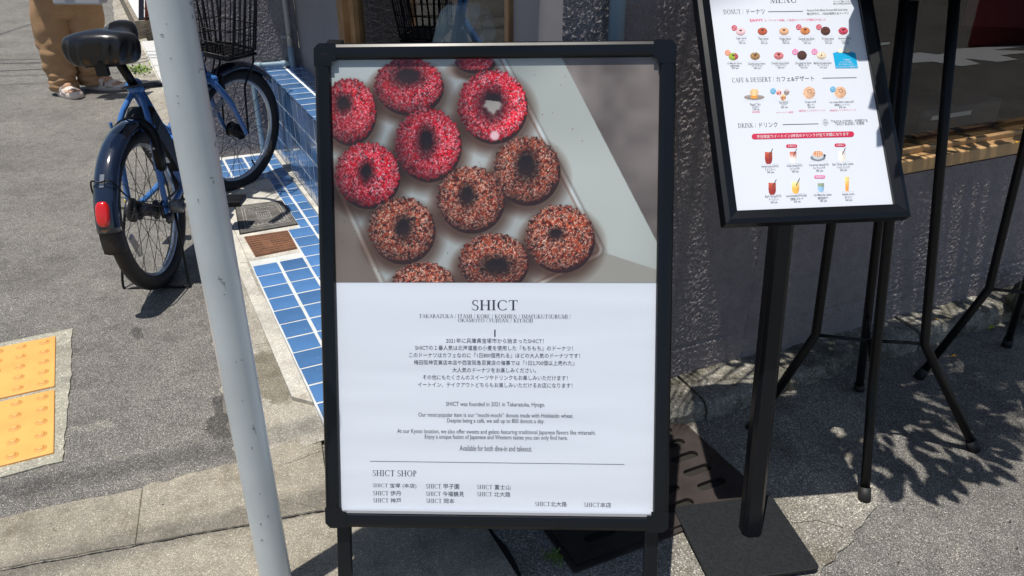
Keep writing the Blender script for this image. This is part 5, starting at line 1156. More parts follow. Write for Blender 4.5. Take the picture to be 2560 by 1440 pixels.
# ------------------------------------------------------------------ plant stands and palms
def stand(dx, dy, label, lab_p, seed, fr, bush=0):
    O = Vector((dx, dy, 0)); c = Vector((.862, 1.595, 0)) + O
    e = empty('plant_stand', (c.x, c.y, 0), label, 'plant stand', 'black tube plant stands by the shop wall')
    dL, dF = Vector((-.987, .162, 0)), Vector((-.336, -.94, 0)); lo, hi = Vector((.828, 1.60, .288)) + O, Vector((.755, 1.612, 1.04)) + O
    F = {'L': Vector((.605, 1.637, .012)) + O, 'R': Vector((1.119, 1.558, .012)) + O, 'F': Vector((.786, 1.382, .012)) + O, 'B': Vector((.937, 1.805, .012)) + O}
    D = {'L': dL, 'R': -dL, 'F': dF, 'B': -dF}
    bends = {}
    for k in 'LRFB':
        b = lo + D[k] * .12; t = hi + D[k] * .082; f = F[k]; bends[k] = b
        pts = [f] + [f.lerp(b, .85)] + [b + (f - b) * .04, b, b + (t - b) * .04] + [b.lerp(t, .5), t]
        if k in 'F': b = Vector((.80, 1.49, .245)) + O; bends[k] = b; pts = [f, f.lerp(b, .85), b, b.lerp(t, .1), b.lerp(t, .5), t]
        o = MB().tube(pts, .0105 if k != 'F' else .0105, 12).obj('leg', M_black, smooth=True); loc(o, e)
        d = (b - f).normalized(); o2 = MB().tube([f - d * .012, f + d * .02], [.0145, .0130], 12).obj('rubber_foot', M_rubber, smooth=True); o2.parent = o; o2.matrix_parent_inverse = Matrix.Identity(4)
    ctr = lo - Vector((0, 0, .004))
    for k in 'LRFB': loc(MB().tube([bends[k], ctr], .0042, 8).obj('spoke', M_black, smooth=True), e)
    rg = [hi + Vector((math.cos(a), math.sin(a), 0)) * .125 + Vector((0, 0, .02)) for a in [2 * math.pi * i / 28 for i in range(28)]]
    loc(MB().tube(rg, .007, 8, closed=True).obj('ring', M_black, smooth=True), e)
    loc(MB().lathe([(.0, 0), (.13, 0), (.135, .004), (.135, .012), (0, .012)], hi + Vector((0, 0, .028)), 28).obj('seat_plate', M_black, smooth=False), e)
    # potted palm on it
    pc = hi + Vector((0, 0, .042))
    p = empty('potted_palm', tuple(pc), lab_p, 'potted plant', 'potted palms on the stands')
    loc(MB().lathe([(0, 0), (.10, 0), (.145, .20), (.155, .21), (.155, .23), (.14, .23), (.135, .20), (0, .20)], pc, 28).obj('pot', M_pot, smooth=True), p)
    r = random.Random(seed)
    for i, (az, ln, rise, droop) in enumerate(fr):
        a = rad(az); d = Vector((math.cos(a), math.sin(a), 0)); base = pc + Vector((0, 0, .2)) + d * .03; S_ = []
        n = 12
        for k in range(n + 1):
            t = k / n; S_.append(base + d * (ln * t) + Vector((0, 0, rise * math.sin(min(t * 1.25, 1.0) * math.pi * .5) - droop * t ** 2.6)))
        mb = MB(); mb.tube(S_, [.004 * (1 - .8 * k / n) for k in range(n + 1)], 5)
        S2 = smooth_pts(S_, 3); m = len(S2); k0 = int(m * .60) if az == 184 else 5
        for k in range(k0, m - 1, 1 if az in (184, 84, 100, 60, 22, 66, 345, 10, 320, 250, 205, 120) else 2):
            T_ = (S2[min(k + 1, m - 1)] - S2[k - 1]).normalized(); sd_ = T_.cross(Vector((0, 0, 1))).normalized()
            ll = .17 * math.sin(math.pi * min(1, (k - 3) / (m - 3)) ** .8) + .045
            for sg in (-1, 1):
                q = S2[k]; dd = (sd_ * sg * .82 + T_ * .55 + Vector((0, 0, r.uniform(-.02, .22)))).normalized(); w = T_ * (.0062 + .0012 * math.sin(k * 1.7))
                m1 = q + dd * ll * .5; tp = q + dd * ll + Vector((0, 0, -ll * .35)); mb.add([q - w * .4, q + w * .4, m1 + w, m1 - w], [(0, 1, 2, 3)]); mb.add([m1 - w, m1 + w, tp], [(0, 1, 2)])
        loc(mb.obj('frond', M_leaf), p)
    if bush:
        mb = MB()
        for i in range(bush):
            a = r.uniform(0, 6.283); q_ = math.sqrt(r.random()) * .34; P = pc + Vector((math.cos(a) * q_, math.sin(a) * q_, r.uniform(.16, .42) - q_ * .25))
            if P.x < .64 + dx and P.y < 1.66 + dy: continue
            if (P - Vector((PB.x, PB.y, 0))).dot(NB) < .04: continue
            b = a + r.uniform(-.7, .7); d = Vector((math.cos(b), math.sin(b), r.uniform(-.5, .1))); sd_ = Vector((-math.sin(b), math.cos(b), r.uniform(-.3, .3))); l = r.uniform(.05, .10); w = l * .2
            mb.add([P, P + d * l * .35 + sd_ * w, P + d * l * .75 + sd_ * w * .8, P + d * l, P + d * l * .75 - sd_ * w * .8, P + d * l * .35 - sd_ * w], [(0, 1, 2, 3, 4, 5)])
        o = mb.obj('leaf_mass', M_leaf); o['kind'] = 'stuff'; loc(o, p)
    return e
fr1 = [(184, .64, .30, .34), (84, .26, .5, .12), (100, .24, .4, .12), (60, .26, .52, .12), (158, .66, .46, .30), (22, .5, .3, .3), (66, .36, .36, .3), (120, .28, .42, .24), (150, .56, .34, .40), (166, .72, .30, .42), (345, .40, .30, .3)]
fr2 = [(10, .5, .35, .3), (60, .36, .4, .25), (150, .5, .4, .3), (176, .5, .36, .3), (205, .42, .4, .3), (250, .35, .4, .2), (320, .4, .4, .25), (188, .6, .30, .3)]
stand(0, 0, 'black four legged plant stand directly behind the menu board', 'potted palm standing above the picture on the stand behind the menu board', 5, fr1, 420)
stand(.53, .236, 'black four legged plant stand at the right edge, partly cut off by the picture', 'potted palm standing above the picture on the stand at the right edge', 6, fr2, 160)
# planter with foliage that shades the wall behind the big sign's top
# mossy stone at the wall foot, right edge
q = G(2556, 735, .0) ; bm = bmesh.new(); bmesh.ops.create_icosphere(bm, subdivisions=3, radius=1)
for v in bm.verts:
    n = math.sin(v.co.x * 4 + 1) * .08 + math.sin(v.co.y * 7 + v.co.z * 5) * .06; v.co = v.co * (1 + n); v.co = Vector((v.co.x * .085, v.co.y * .07, v.co.z * .065 + .045))
me = bpy.data.meshes.new('m'); bm.to_mesh(me); bm.free(); st = link('garden_stone', me, M_moss, smooth=True); qq_ = G(2562, 775, .06); st.location = (qq_.x + .03, qq_.y + .01, .045)
tag(st, 'greenish mossy stone at the wall foot on the right edge', 'stone')
# fallen leaves
def leaf(px, py, z, L_, m, a, lab, P=None):
    q = P if P is not None else G(px, py, z); vs = []; n = 7
    for i in range(n + 1):
        t = i / n; w = L_ * .2 * math.sin(math.pi * t) ** .8; zc = .003 * math.sin(t * 3); vs += [(-L_ / 2 + L_ * t, -w, zc + w * .35), (-L_ / 2 + L_ * t, 0, zc), (-L_ / 2 + L_ * t, w, zc + w * .35)]
    fs = [(3 * i + k, 3 * i + 3 + k, 3 * i + 4 + k, 3 * i + 1 + k) for i in range(n) for k in (0, 1)]
    vs += [(-L_ / 2, -.0006, .001), (-L_ / 2 - L_ * .25, -.0006, .002), (-L_ / 2 - L_ * .25, .0006, .002), (-L_ / 2, .0006, .001)]; b = len(vs) - 4; fs.append((b, b + 1, b + 2, b + 3))
    o = MB().add(vs, fs).obj('fallen_leaf', m, smooth=True); o.location = (q.x, q.y, q.z + .002); o.rotation_euler = (0, 0, rad(a)); tag(o, lab, 'leaf', 'fallen leaves'); return o
leaf(2480, 821, .004, .035, M_gleaf, 25, 'small green leaf on the ground by the wall foot')
leaf(2385, 893, .004, .022, M_yleaf, 10, 'tiny yellow leaf on the shaded ground between the stands')
leaf(2337, 800, .058, .022, M_yleaf, -40, 'orange leaf on the plinth beside the stand leg')
leaf(1745, 1045, .008, .020, M_yleaf, -10, 'small orange leaf at the crack of the plinth beside the big sign')
a_ = VPt(2541, 366, PB + NB * .02, AB); leaf(0, 0, 0, .026, M_yleaf, 30, 'yellow leaf lying on the wooden window sill', P=Vector((a_.x, a_.y, zs_t + .002)))
# paper scrap
q = G(505, 1351, .009); r = random.Random(2); vs = [(-.016, -.006, .0), (-.006, -.007, .003), (.004, -.005, .001), (.015, -.006, .004), (.017, .004, .002), (.006, .005, .005), (-.004, .006, .001), (-.015, .005, .003)]
o = MB().add(vs, [(0, 1, 6, 7), (1, 2, 5, 6), (2, 3, 4, 5)]).obj('paper_scrap', M_white); o.location = q; o.rotation_euler = (0, 0, rad(12)); tag(o, 'torn white scrap of paper on the concrete left of the pole', 'paper')

# ------------------------------------------------------------------ white pole
base = Vector((-.449, 1.108, 0))
pole = empty('sign_pole', tuple(base), 'pale blue grey painted steel pole standing in front of the blue bicycle', 'pole')
N_ = 40; pr = .0285
loc(MB().tube([base + Vector((0, 0, z)) for z in (.0, .3, .6, .9, 1.150)], pr, 48, cap=False).obj('tube', M_polep, smooth=True), pole)
loc(MB().lathe([(pr, 1.150), (pr * .93, 1.161), (pr * .6, 1.171), (.0001, 1.175)], base, 40).obj('cap', M_polep, smooth=True), pole)
loc(MB().lathe([(pr + .012, .0), (pr + .010, .012), (pr + .001, .02)], base + Vector((0, 0, .012)), 40).obj('collar', M_concrete), pole)
def on_pole(px, py):
    d = ray(px, py); dx = Vector((d.x, d.y, 0)); o = Vector((0, 0, 0)) - base; A = dx.dot(dx); B_ = 2 * o.dot(dx); C_ = o.dot(o) - (pr) ** 2; D_ = B_ * B_ - 4 * A * C_
    if D_ < 0: return None
    t = (-B_ - math.sqrt(D_)) / (2 * A); P = Vector((0, 0, CAM_H)) + d * t; return P
mb = MB(); scf = [(478, 8, 9, 12), (481, 42, 4, 14), (406, 87, 10, 5), (416, 60, 6, 3), (427, 146, 4, 4), (503, 173, 13, 3), (497, 180, 3, 6), (444, 240, 8, 3), (446, 258, 7, 3), (528, 445, 12, 3), (534, 455, 4, 9), (538, 360, 3, 14), (495, 500, 3, 9), (550, 698, 12, 4), (560, 708, 8, 5), (561, 736, 6, 3), (604, 900, 5, 3), (606, 1001, 4, 3), (590, 905, 3, 4), (634, 1072, 6, 6), (630, 1120, 4, 7), (655, 1350, 7, 3), (652, 1310, 5, 5), (670, 1290, 3, 9), (650, 1235, 4, 4)]
for (x, y, w, h) in scf:
    P = []
    for k in range(9):
        a = 2 * math.pi * k / 9; q = on_pole(x + w * .55 * math.cos(a) * rnd.uniform(.6, 1.2), y + h * .55 * math.sin(a) * rnd.uniform(.6, 1.2))
        if q is None: break
        nn = Vector((q.x - base.x, q.y - base.y, 0)).normalized(); P.append(q + nn * .0004)
    if len(P) == 9: mb.add(P, [tuple(range(9))])
o = loc(mb.obj('scuffs', M_scuff), pole); o['kind'] = 'stuff'
mb = MB()
for (x0, y0, x1, y1) in [(545, 690, 563, 714), (640, 1085, 632, 1060), (526, 930, 520, 900)]:
    P = []
    for k in range(6):
        f = k / 5; q = on_pole(x0 + (x1 - x0) * f + rnd.uniform(-1, 1), y0 + (y1 - y0) * f)
        if q is None: continue
        nn = Vector((q.x - base.x, q.y - base.y, 0)).normalized(); P.append(q + nn * .0003)
    if len(P) > 1: mb.tube(P, .0005, 4)
o = loc(mb.obj('scratches', M_scuff), pole); o['kind'] = 'stuff'

# ------------------------------------------------------------------ overhead wires (their shadows cross the road)
def wire(pxa, pya, pxb, pyb, h, r_, lab, cat='cable'):
    a, b = G(pxa, pya), G(pxb, pyb); d = (b - a).normalized(); up = -SD * (h / -SD.z); o = MB().tube([a - d * 9 + up, b + d * 9 + up], r_, 8).obj('overhead_wire', M_blackm, smooth=True); tag(o, lab, cat, 'overhead wires'); return o
for i, (ya, yb, r_, h) in enumerate([(150, 147, .010, 5.0), (159, 156, .014, 5.2), (178, 165, .014, 5.0), (190, 184, .008, 5.6), (213, 200, .006, 5.6)]):
    wire(0, ya, 330, yb - 3, h, r_, 'overhead wire above the picture, casting the ' + ('farthest', 'second', 'middle', 'fourth', 'nearest')[i] + ' of the thin shadows behind the person')
wire(0, 86, 72, 62, 5.5, .010, 'overhead wire above the picture whose shadow crosses the far road at the left edge')
wire(0, 1232, 600, 1112, 9.5, .011, 'thick overhead cable above the picture whose soft shadow crosses the asphalt by the yellow tiles')
wire(350, 1366, 817, 1255, 9.8, .014, 'thick overhead cable above the picture whose soft shadow lies along the gutter')

# ------------------------------------------------------------------ the blue electric bicycle
BIKE = Matrix.Translation((-1.19, 2.47, 0)) @ Matrix.Rotation(rad(91), 4, 'Z') @ Matrix.Rotation(rad(-2), 4, 'X')
bike = empty('bicycle', (0, 0, 0), 'blue electric bicycle with black fenders parked behind the white pole', 'bicycle'); bike.matrix_basis = BIKE
def bk(mb, name, m, parent=None, smooth=True, w=0):
    o = mb.obj(name, m, None, smooth); o.parent = parent or bike
    if w: bev(o, w, 2)
    return o
V3 = Vector; R_ = .265
def ring(c, r, ax_, n=40, a0=0, a1=360, tilt=None):
    out = []
    for k in range(n if a1 - a0 >= 360 else n + 1):
        a = rad(a0 + (a1 - a0) * k / n); out.append(c + V3((math.cos(a) * r, 0, math.sin(a) * r)))
    return out
def wheel(c, front, X):
    """X maps local wheel coords to bike coords (steering)"""
    def T(pts): return [X(p) for p in pts]
    e = bpy.data.objects.new('wheel', None); COL.objects.link(e); e.parent = bike
    tyre_r = .0255
    bk(MB().tube(T(ring(c, R_ - tyre_r, 0, 64)), tyre_r, 14, closed=True), 'tyre', M_rubber, e)
    vs = []; prof = [(R_ - .047, .011), (R_ - .041, .0135), (R_ - .030, .013), (R_ - .030, -.013), (R_ - .041, -.0135), (R_ - .047, -.011), (R_ - .056, -.006), (R_ - .058, 0), (R_ - .056, .006)]
    n = 72; m = len(prof)
    for k in range(n):
        a = 2 * math.pi * k / n
        for (r, y) in prof: vs.append(X(c + V3((math.cos(a) * r, y, math.sin(a) * r))))
    mb = MB(); mb.add(vs, [(k * m + i, k * m + (i + 1) % m, ((k + 1) % n) * m + (i + 1) % m, ((k + 1) % n) * m + i) for k in range(n) for i in range(m)]); bk(mb, 'rim', M_rim, e)
    mb = MB(); mb.tube([X(c + V3((0, y, 0))) for y in (-.052, -.034, -.033, .033, .034, .052)], [.009, .010, .020, .020, .010, .009], 16)
    for y in (-.028, .028): mb.tube([X(c + V3((0, y - .0015, 0))), X(c + V3((0, y + .0015, 0)))], .033 if front else .032, 20)
    if front: mb.tube([X(c + V3((0, y, 0))) for y in (-.030, .030)], .030, 24)
    bk(mb, 'hub', M_blackm if front else M_dksteel, e)
    for k in range(32):
        a = 2 * math.pi * k / 32; y = .028 if k % 2 else -.028; s_ = (1 if (k // 2) % 2 else -1) * .95; ah = a + s_
        p = c + V3((math.cos(ah) * (.042 if front else .030), y, math.sin(ah) * (.042 if front else .030))); q = c + V3((math.cos(a) * (R_ - .056), y * .12, math.sin(a) * (R_ - .056)))
        bk(MB().tube([X(p), X(q)], .0011, 4, cap=False), 'spoke', M_dksteel, e)
    a = rad(-62 if front else -20); p = c + V3((math.cos(a) * (R_ - .055), 0, math.sin(a) * (R_ - .055))); q = c + V3((math.cos(a) * (R_ - .088), 0, math.sin(a) * (R_ - .088))); bk(MB().tube([X(p), X(q)], .0035, 8), 'valve', M_blackm, e)
    # clear spoke reflector
    a = rad(205 if not front else 130); cc = c + V3((math.cos(a) * .155, .0, math.sin(a) * .155)); tt_ = V3((-math.sin(a), 0, math.cos(a)))
    mb = MB(); mb.box(X(cc), (.085, .024, .009), (X(cc + tt_) - X(cc)).normalized(), None, (X(cc + V3((0, 1, 0))) - X(cc)).normalized()); bk(mb, 'spoke_reflector', M_diff, e, False, .002)
    return e
I_ = lambda p: V3(p)
RH = V3((0, 0, R_)); FC = V3((.895, 0, R_ + .014))
hd_top, hd_bot = V3((.655, 0, .83)), V3((.735, 0, .545)); sa = (hd_top - hd_bot).normalized()
STM = Matrix.Translation(hd_bot) @ Matrix.Rotation(rad(-27), 4, sa) @ Matrix.Translation(-hd_bot)
X_f = lambda p: STM @ V3(p)
rw = wheel(RH, False, I_); fwh = wheel(FC, True, X_f)
# red label on the tyre's side and decals
def patch(c, r0, r1, y, a0, a1, X, name, m, parent):
    vs = []; n = 8
    for k in range(n + 1):
        a = rad(a0 + (a1 - a0) * k / n); vs += [X(c + V3((math.cos(a) * r0, y, math.sin(a) * r0))), X(c + V3((math.cos(a) * r1, y * .72, math.sin(a) * r1)))]
    bk(MB().add(vs, [(2 * i, 2 * i + 1, 2 * i + 3, 2 * i + 2) for i in range(n)]), name, m, parent)
patch(RH, R_ - .034, R_ - .022, -.0242, -38, -22, I_, 'red_label', M_rdecal, rw)
# frame
seatc, BB = V3((.132, 0, .632)), V3((.345, 0, .285)); HT, HBm = hd_top, hd_bot
mb = MB(); mb.tube([seatc, BB], [.0205, .0225], 16); bk(mb, 'seat_tube', M_blue)
mb = MB(); mb.tube(smooth_pts([BB + V3((0, 0, .01)), V3((.44, 0, .30)), V3((.60, 0, .40)), V3((.64, 0, .48)), V3((.70, 0, .64))], 5), [.038] * 6 + [.036] * 15, 18, flat=.85); bk(mb, 'down_tube', M_blue)
mb = MB(); mb.tube(smooth_pts([V3((.23, 0, .485)), V3((.30, 0, .445)), V3((.38, 0, .46)), V3((.46, 0, .50)), V3((.57, 0, .59)), V3((.685, 0, .70))], 4), .0165, 14); bk(mb, 'top_tube', M_blue)
mb = MB(); mb.tube([HBm, HT], .021, 16); bk(mb, 'head_tube', M_blue)
for sy in (-1, 1):
    mb = MB(); mb.tube(smooth_pts([seatc + V3((-.005, sy * .012, -.01)), V3((.075, sy * .040, .565)), V3((.045, sy * .052, .50)), V3((.02, sy * .056, .40)), V3((.008, sy * .060, .285))], 5), .0092, 12); bk(mb, 'seat_stay', M_blue)
    mb = MB(); mb.tube(smooth_pts([V3((.005, sy * .062, .262)), V3((.10, sy * .056, .262)), V3((.22, sy * .042, .275)), V3((.335, sy * .02, .29))], 5), [.010] * 10 + [.0125] * 6, 12); bk(mb, 'chain_stay', M_blue)
    mb = MB(); mb.box((.002, sy * .062, .272), (.04, .006, .04)); bk(mb, 'dropout', M_blue, None, False, .004)
mb = MB(); mb.box((.055, 0, .522), (.006, .13, .020), V3((1, 0, 0))); mb.box((.050, .071, .530), (.01, .008, .035)); bk(tag_ := mb, 'stay_bridge', M_blue, None, False, .002)['kind'] = 'stuff'
mb = MB(); mb.tube([V3((.050, -.018, .522)), V3((.050, .026, .522))], .0195, 18, cap=False); o = bk(mb, 'paper_tag', M_white)
mb = MB(); mb.add([V3((.036, -.014, .506)), V3((.036, .006, .506)), V3((.026, .000, .472)), V3((.026, -.016, .470))], [(0, 1, 2, 3)]); bk(mb, 'tag_strip', M_white, o)
# motor / chain case, battery
mb = MB(); P = [(-.04, -.085), (.11, -.09), (.17, -.02), (.15, .09), (.04, .13), (-.07, .105), (-.15, .05), (-.13, -.01)]
mb.add([V3((.36 + a, -.048, .285 + b)) for a, b in P] + [V3((.36 + a, .04, .285 + b)) for a, b in P], [tuple(range(7, -1, -1)), tuple(range(8, 16))] + [(i, (i + 1) % 8, (i + 1) % 8 + 8, i + 8) for i in range(8)]); bk(mb, 'motor_cover', M_blue, None, False, .012)
ax2 = (seatc - BB).normalized(); nrm = V3((-ax2.z, 0, ax2.x))
bc = BB.lerp(seatc, .50) + nrm * .058
mb = MB(); mb.box(bc, (.066, .088, .315), V3((ax2.z, 0, -ax2.x)), V3((0, 1, 0)), ax2); bat = bk(mb, 'battery', M_blackm, None, False, .012)
mb = MB(); mb.box(bc + nrm * .0335 + ax2 * .03, (.001, .062, .17), V3((ax2.z, 0, -ax2.x)), V3((0, 1, 0)), ax2); bk(mb, 'label_plate', M_dksteel, bat, False)
for i, (w_, zz) in enumerate([(.055, .09), (.052, .075), (.055, .06), (.04, .045), (.054, .03), (.05, .015), (.053, .0), (.045, -.015)]):
    pass
mb = MB()
for i in range(9): mb.box(bc + nrm * .0343 + ax2 * (.10 - i * .014), (.0006, .05 - .008 * (i % 3), .003), V3((ax2.z, 0, -ax2.x)), V3((0, 1, 0)), ax2)
mb.box(bc + nrm * .0343 - ax2 * .040, (.0006, .056, .028), V3((ax2.z, 0, -ax2.x)), V3((0, 1, 0)), ax2); bk(mb, 'label_print', M_white, bat, False)['kind'] = 'stuff'
mb = MB(); mb.box(bc + nrm * .01 + V3((0, -.0445, 0)), (.05, .001, .20), V3((ax2.z, 0, -ax2.x)), V3((0, 1, 0)), ax2); bk(mb, 'side_label', M_dksteel, bat, False)
mb = MB(); mb.box(BB + V3((-.06, 0, .03)), (.17, .09, .03), V3((.9, 0, -.3)).normalized(), V3((0, 1, 0))); bk(mb, 'battery_tray', M_blackm, None, False, .008)
# seat post, clamp, saddle
ptop = V3((.055, 0, .738)); mb = MB(); mb.tube([seatc - (ptop - seatc).normalized() * .03, ptop], .0145, 16); bk(mb, 'seat_post', M_black)
mb = MB(); d_ = (ptop - seatc).normalized(); mb.tube([seatc - d_ * .006, seatc + d_ * .022], .026, 18); cl_ = bk(mb, 'seat_clamp', M_blue)
mb = MB(); mb.tube(smooth_pts([seatc + V3((-.03, .03, .012)), seatc + V3((-.035, 0, .016)), seatc + V3((-.02, -.03, .016)), seatc + V3((.01, -.062, .014)), seatc + V3((.035, -.075, .004))], 4), .004, 8, flat=2.0); mb.tube([seatc + V3((0, .03, .002)), seatc + V3((.03, -.085, .002))], .006, 10); bk(mb, 'clamp_lever', M_dksteel, cl_)['kind'] = 'stuff'
def saddle():
    c = V3((.016, -.012, .812)); n = 120; loop = []
    for k in range(n):
        u = k / n; left = u < .5; q = u * 2 if left else 2 - u * 2; t = (1 - math.cos(math.pi * q)) / 2; x = -.135 + .275 * t
        if t < .25: h = .106 * max(0, 1 - ((t - .25) / .25) ** 2) ** .38
        elif t < .80: f = (t - .25) / .55; h = .106 - .064 * (f * f * (3 - 2 * f))
        else: h = .042 * max(0, 1 - ((t - .80) / .20) ** 2) ** .5
        loop.append((x, h if left else -h, t))
    rings = [(0, .0, 0), (.35, .001, 0), (.62, -.001, 0), (.82, -.006, 0), (.93, -.012, 0), (.99, -.022, .15), (1.01, -.034, .8), (1.0, -.050, 1), (.97, -.068, 1), (.91, -.084, .6), (.84, -.090, .1)]
    vs = []
    for f, z, wr in rings:
        for k, (x, y, t) in enumerate(loop):
            sx_ = -.02 + (x + .02) * (.25 + .75 * f) if f < 1 else x * 1.0; dep = 1.06 - .30 * t
            ht = .036 - .012 * t + .016 * max(0, t - .55) * 2 - .010 * math.sin(t * math.pi)
            w_ = wr * .0066 * (math.sin(k * 1.18 + z * 46 + 1.4 * math.sin(k * .21)) * .75 + .35 * math.sin(k * .53 + z * 30)) * (1 if t < .93 else .2)
            yy = y * f; r_ = math.hypot(x + .02, y) + 1e-6
            vs.append(c + V3((sx_ + w_ * (x + .02) / r_, yy + w_ * y / r_, ht + z * dep + w_ * .3)))
    m = len(rings); fs = [(i * n + k, i * n + (k + 1) % n, (i + 1) * n + (k + 1) % n, (i + 1) * n + k) for i in range(m - 1) for k in range(n)]
    o = bk(MB().add(vs, fs), 'saddle', M_vinyl)
    mb = MB(); mb.add([c + V3((x * .86, y * .86, -.030 + .012 * t)) for x, y, t in loop], [tuple(range(n))]); bk(mb, 'saddle_base', M_blackm, o, False)
    mb = MB(); mb.tube([c + V3((-.09, .03, -.045)), c + V3((.08, .022, -.045))], .0035, 8); mb.tube([c + V3((-.09, -.03, -.045)), c + V3((.08, -.022, -.045))], .0035, 8); mb.box(c + V3((.04, 0, -.055)), (.05, .05, .028)); mb.box(c + V3((-.09, .0, -.056)), (.03, .09, .02)); mb.box(c + V3((-.118, -.01, -.066)), (.018, .034, .045))
    bk(mb, 'saddle_rails', M_blackm, o, False, .003)['kind'] = 'stuff'
saddle()
# rear fender with stay, reflector and flap
def fender(c, r, a0, a1, hw_, X, name, m, parent=None, n=34, lip=.016):
    vs = []; prof = [(-1, -lip), (-.97, -.006), (-.8, .004), (-.4, .010), (0, .0125), (.4, .010), (.8, .004), (.97, -.006), (1, -lip)]
    for k in range(n + 1):
        a = rad(a0 + (a1 - a0) * k / n)
        for (y, dr) in prof: vs.append(X(c + V3((math.cos(a) * (r + dr), y * hw_, math.sin(a) * (r + dr)))))
    q = len(prof); mb = MB(); mb.add(vs, [(k * q + i, k * q + i + 1, (k + 1) * q + i + 1, (k + 1) * q + i) for k in range(n) for i in range(q - 1)]); o = bk(mb, name, m, parent); md = o.modifiers.new('t', 'SOLIDIFY'); md.thickness = .0018; return o
rf = fender(RH, R_ + .020, 58, 172, .036, I_, 'rear_fender', M_dkblue)
fender(RH, R_ + .015, 171, 186, .035, I_, 'mud_flap', M_rubber, rf, 6)
a = rad(161); pc_ = RH + V3((math.cos(a), 0, math.sin(a))) * (R_ + .034); nn = V3((math.cos(a), 0, math.sin(a))); tn = V3((-math.sin(a), 0, math.cos(a)))
P = []
for k in range(24): b = 2 * math.pi * k / 24; c_, s_ = math.cos(b), math.sin(b); P.append((abs(c_) ** .7 * math.copysign(.020, c_), abs(s_) ** .8 * math.copysign(.038, s_)))
vs = [pc_ + V3((0, 1, 0)) * x + tn * y - nn * .006 for x, y in P] + [pc_ + V3((0, 1, 0)) * x * .97 + tn * y * .97 + nn * .004 for x, y in P] + [pc_ + V3((0, 1, 0)) * x * .7 + tn * y * .75 + nn * .008 for x, y in P]
bk(MB().add(vs, [(i, (i + 1) % 24, (i + 1) % 24 + 24, i + 24) for i in range(24)] + [(i + 24, (i + 1) % 24 + 24, (i + 1) % 24 + 48, i + 48) for i in range(24)] + [tuple(range(48, 72))]), 'red_reflector', M_red, rf)
a = rad(142); pf = RH + V3((math.cos(a), 0, math.sin(a))) * (R_ + .032)
mb = MB(); mb.box(pf, (.004, .014, .04), V3((math.cos(a), 0, math.sin(a))), None, V3((-math.sin(a), 0, math.cos(a)))); bk(mb, 'fender_clip', M_steel, rf, False, .001)
mb = MB(); mb.tube(smooth_pts([V3((.0, -.064, .272)), V3((-.10, -.060, .32)), V3((-.20, -.050, .38)), pf + V3((-.006, -.03, 0)), pf + V3((-.010, 0, 0)), pf + V3((-.006, .03, 0)), V3((-.20, .050, .38)), V3((-.10, .060, .32)), V3((.0, .064, .272))], 4), .0026, 6); bk(mb, 'fender_stay', M_black, rf)
# ring lock over the rear wheel
LK = RH + V3((.035, 0, .215)); vs = []
kx = V3((.16, 0, 1)).normalized()
def lk(a, r_, y_=0): return LK + V3((0, 1, 0)) * math.cos(rad(a)) * r_ + kx * (math.sin(rad(a)) * r_ * 1.15)
pts = [LK + V3((0, -.066, 0)) - kx * .105, LK + V3((0, -.066, 0)) - kx * .06, LK + V3((0, -.064, 0))] + [lk(a, .064) for a in range(200, 375, 12)][::1]
pts = [LK + V3((0, -.064, 0)) - kx * .085, LK + V3((0, -.066, 0)) - kx * .03] + [lk(180 - a, .066) if False else lk(360 - a, .066) if False else LK + V3((0, -math.cos(rad(a)) * .066, 0)) + kx * math.sin(rad(a)) * .07 for a in range(0, 181, 15)] + [LK + V3((0, .066, 0)) - kx * .03]
mb = MB(); mb.tube(pts, [.013, .0155] + [.0125] * 13 + [.012], 10, flat=1.25, up=(1, 0, 0)); lock = bk(mb, 'ring_lock', M_blackm)
mb = MB(); mb.box(LK + V3((-.002, -.068, -.05)), (.03, .026, .085), V3((1, 0, 0)), V3((0, 1, 0)), kx); bk(mb, 'lock_case', M_blackm, lock, False, .008)
mb = MB(); mb.tube([LK + V3((-.020, -.062, -.012)), LK + V3((-.024, -.062, -.012))], .005, 10); bk(mb, 'key_hole', M_steel, lock)
v, f = text_mesh('Panasonic', .02); vs = [LK + kx * (.071 + y * .009 - .003) + V3((-.0165, -(x * .009 - .02) * 1.0, 0)) for x, y, z in v]; bk(MB().add(vs, f), 'lettering', M_white, lock, False)
# gears at the rear hub
mb = MB()
for y, r in ((-.050, .030), (-.056, .026)): mb.tube([V3((0, y, R_)), V3((0, y - .002, R_))], r, 24)
bk(mb, 'sprockets', M_dksteel)['kind'] = 'stuff'
mb = MB(); mb.tube([V3((.01, -.072, .272)), V3((.01, -.086, .272)), V3((.01, -.112, .270)), V3((.01, -.116, .270))], [.017, .0235, .0215, .013], 24); o = bk(mb, 'axle_guard', mat('satin_grey', (.15, .155, .16), .35, metal=.5))
mb = MB(); mb.tube([V3((.01, -.1155, .270)), V3((.01, -.1175, .270))], .011, 18); bk(mb, 'guard_cap', M_dksteel, o)
mb = MB()
for i in range(44):
    t = i / 43; q = V3((.01 + .33 * t, -.056, .288 - .004 * math.sin(t * 3.1))) if i < 22 else V3((.34 - .33 * (t - .5) * 2, -.056, .236))
    mb.box(q, (.011, .004, .006))
bk(mb, 'chain', M_dksteel, None, False)['kind'] = 'stuff'
mb = MB(); mb.tube([V3((.0, -.058, .235)), V3((.0, -.062, .235))], .018, 16); mb.tube([V3((.03, -.058, .225)), V3((.03, -.062, .225))], .014, 16); mb.box((.015, -.066, .235), (.07, .004, .03)); bk(mb, 'derailleur', M_dksteel, None, True)['kind'] = 'stuff'
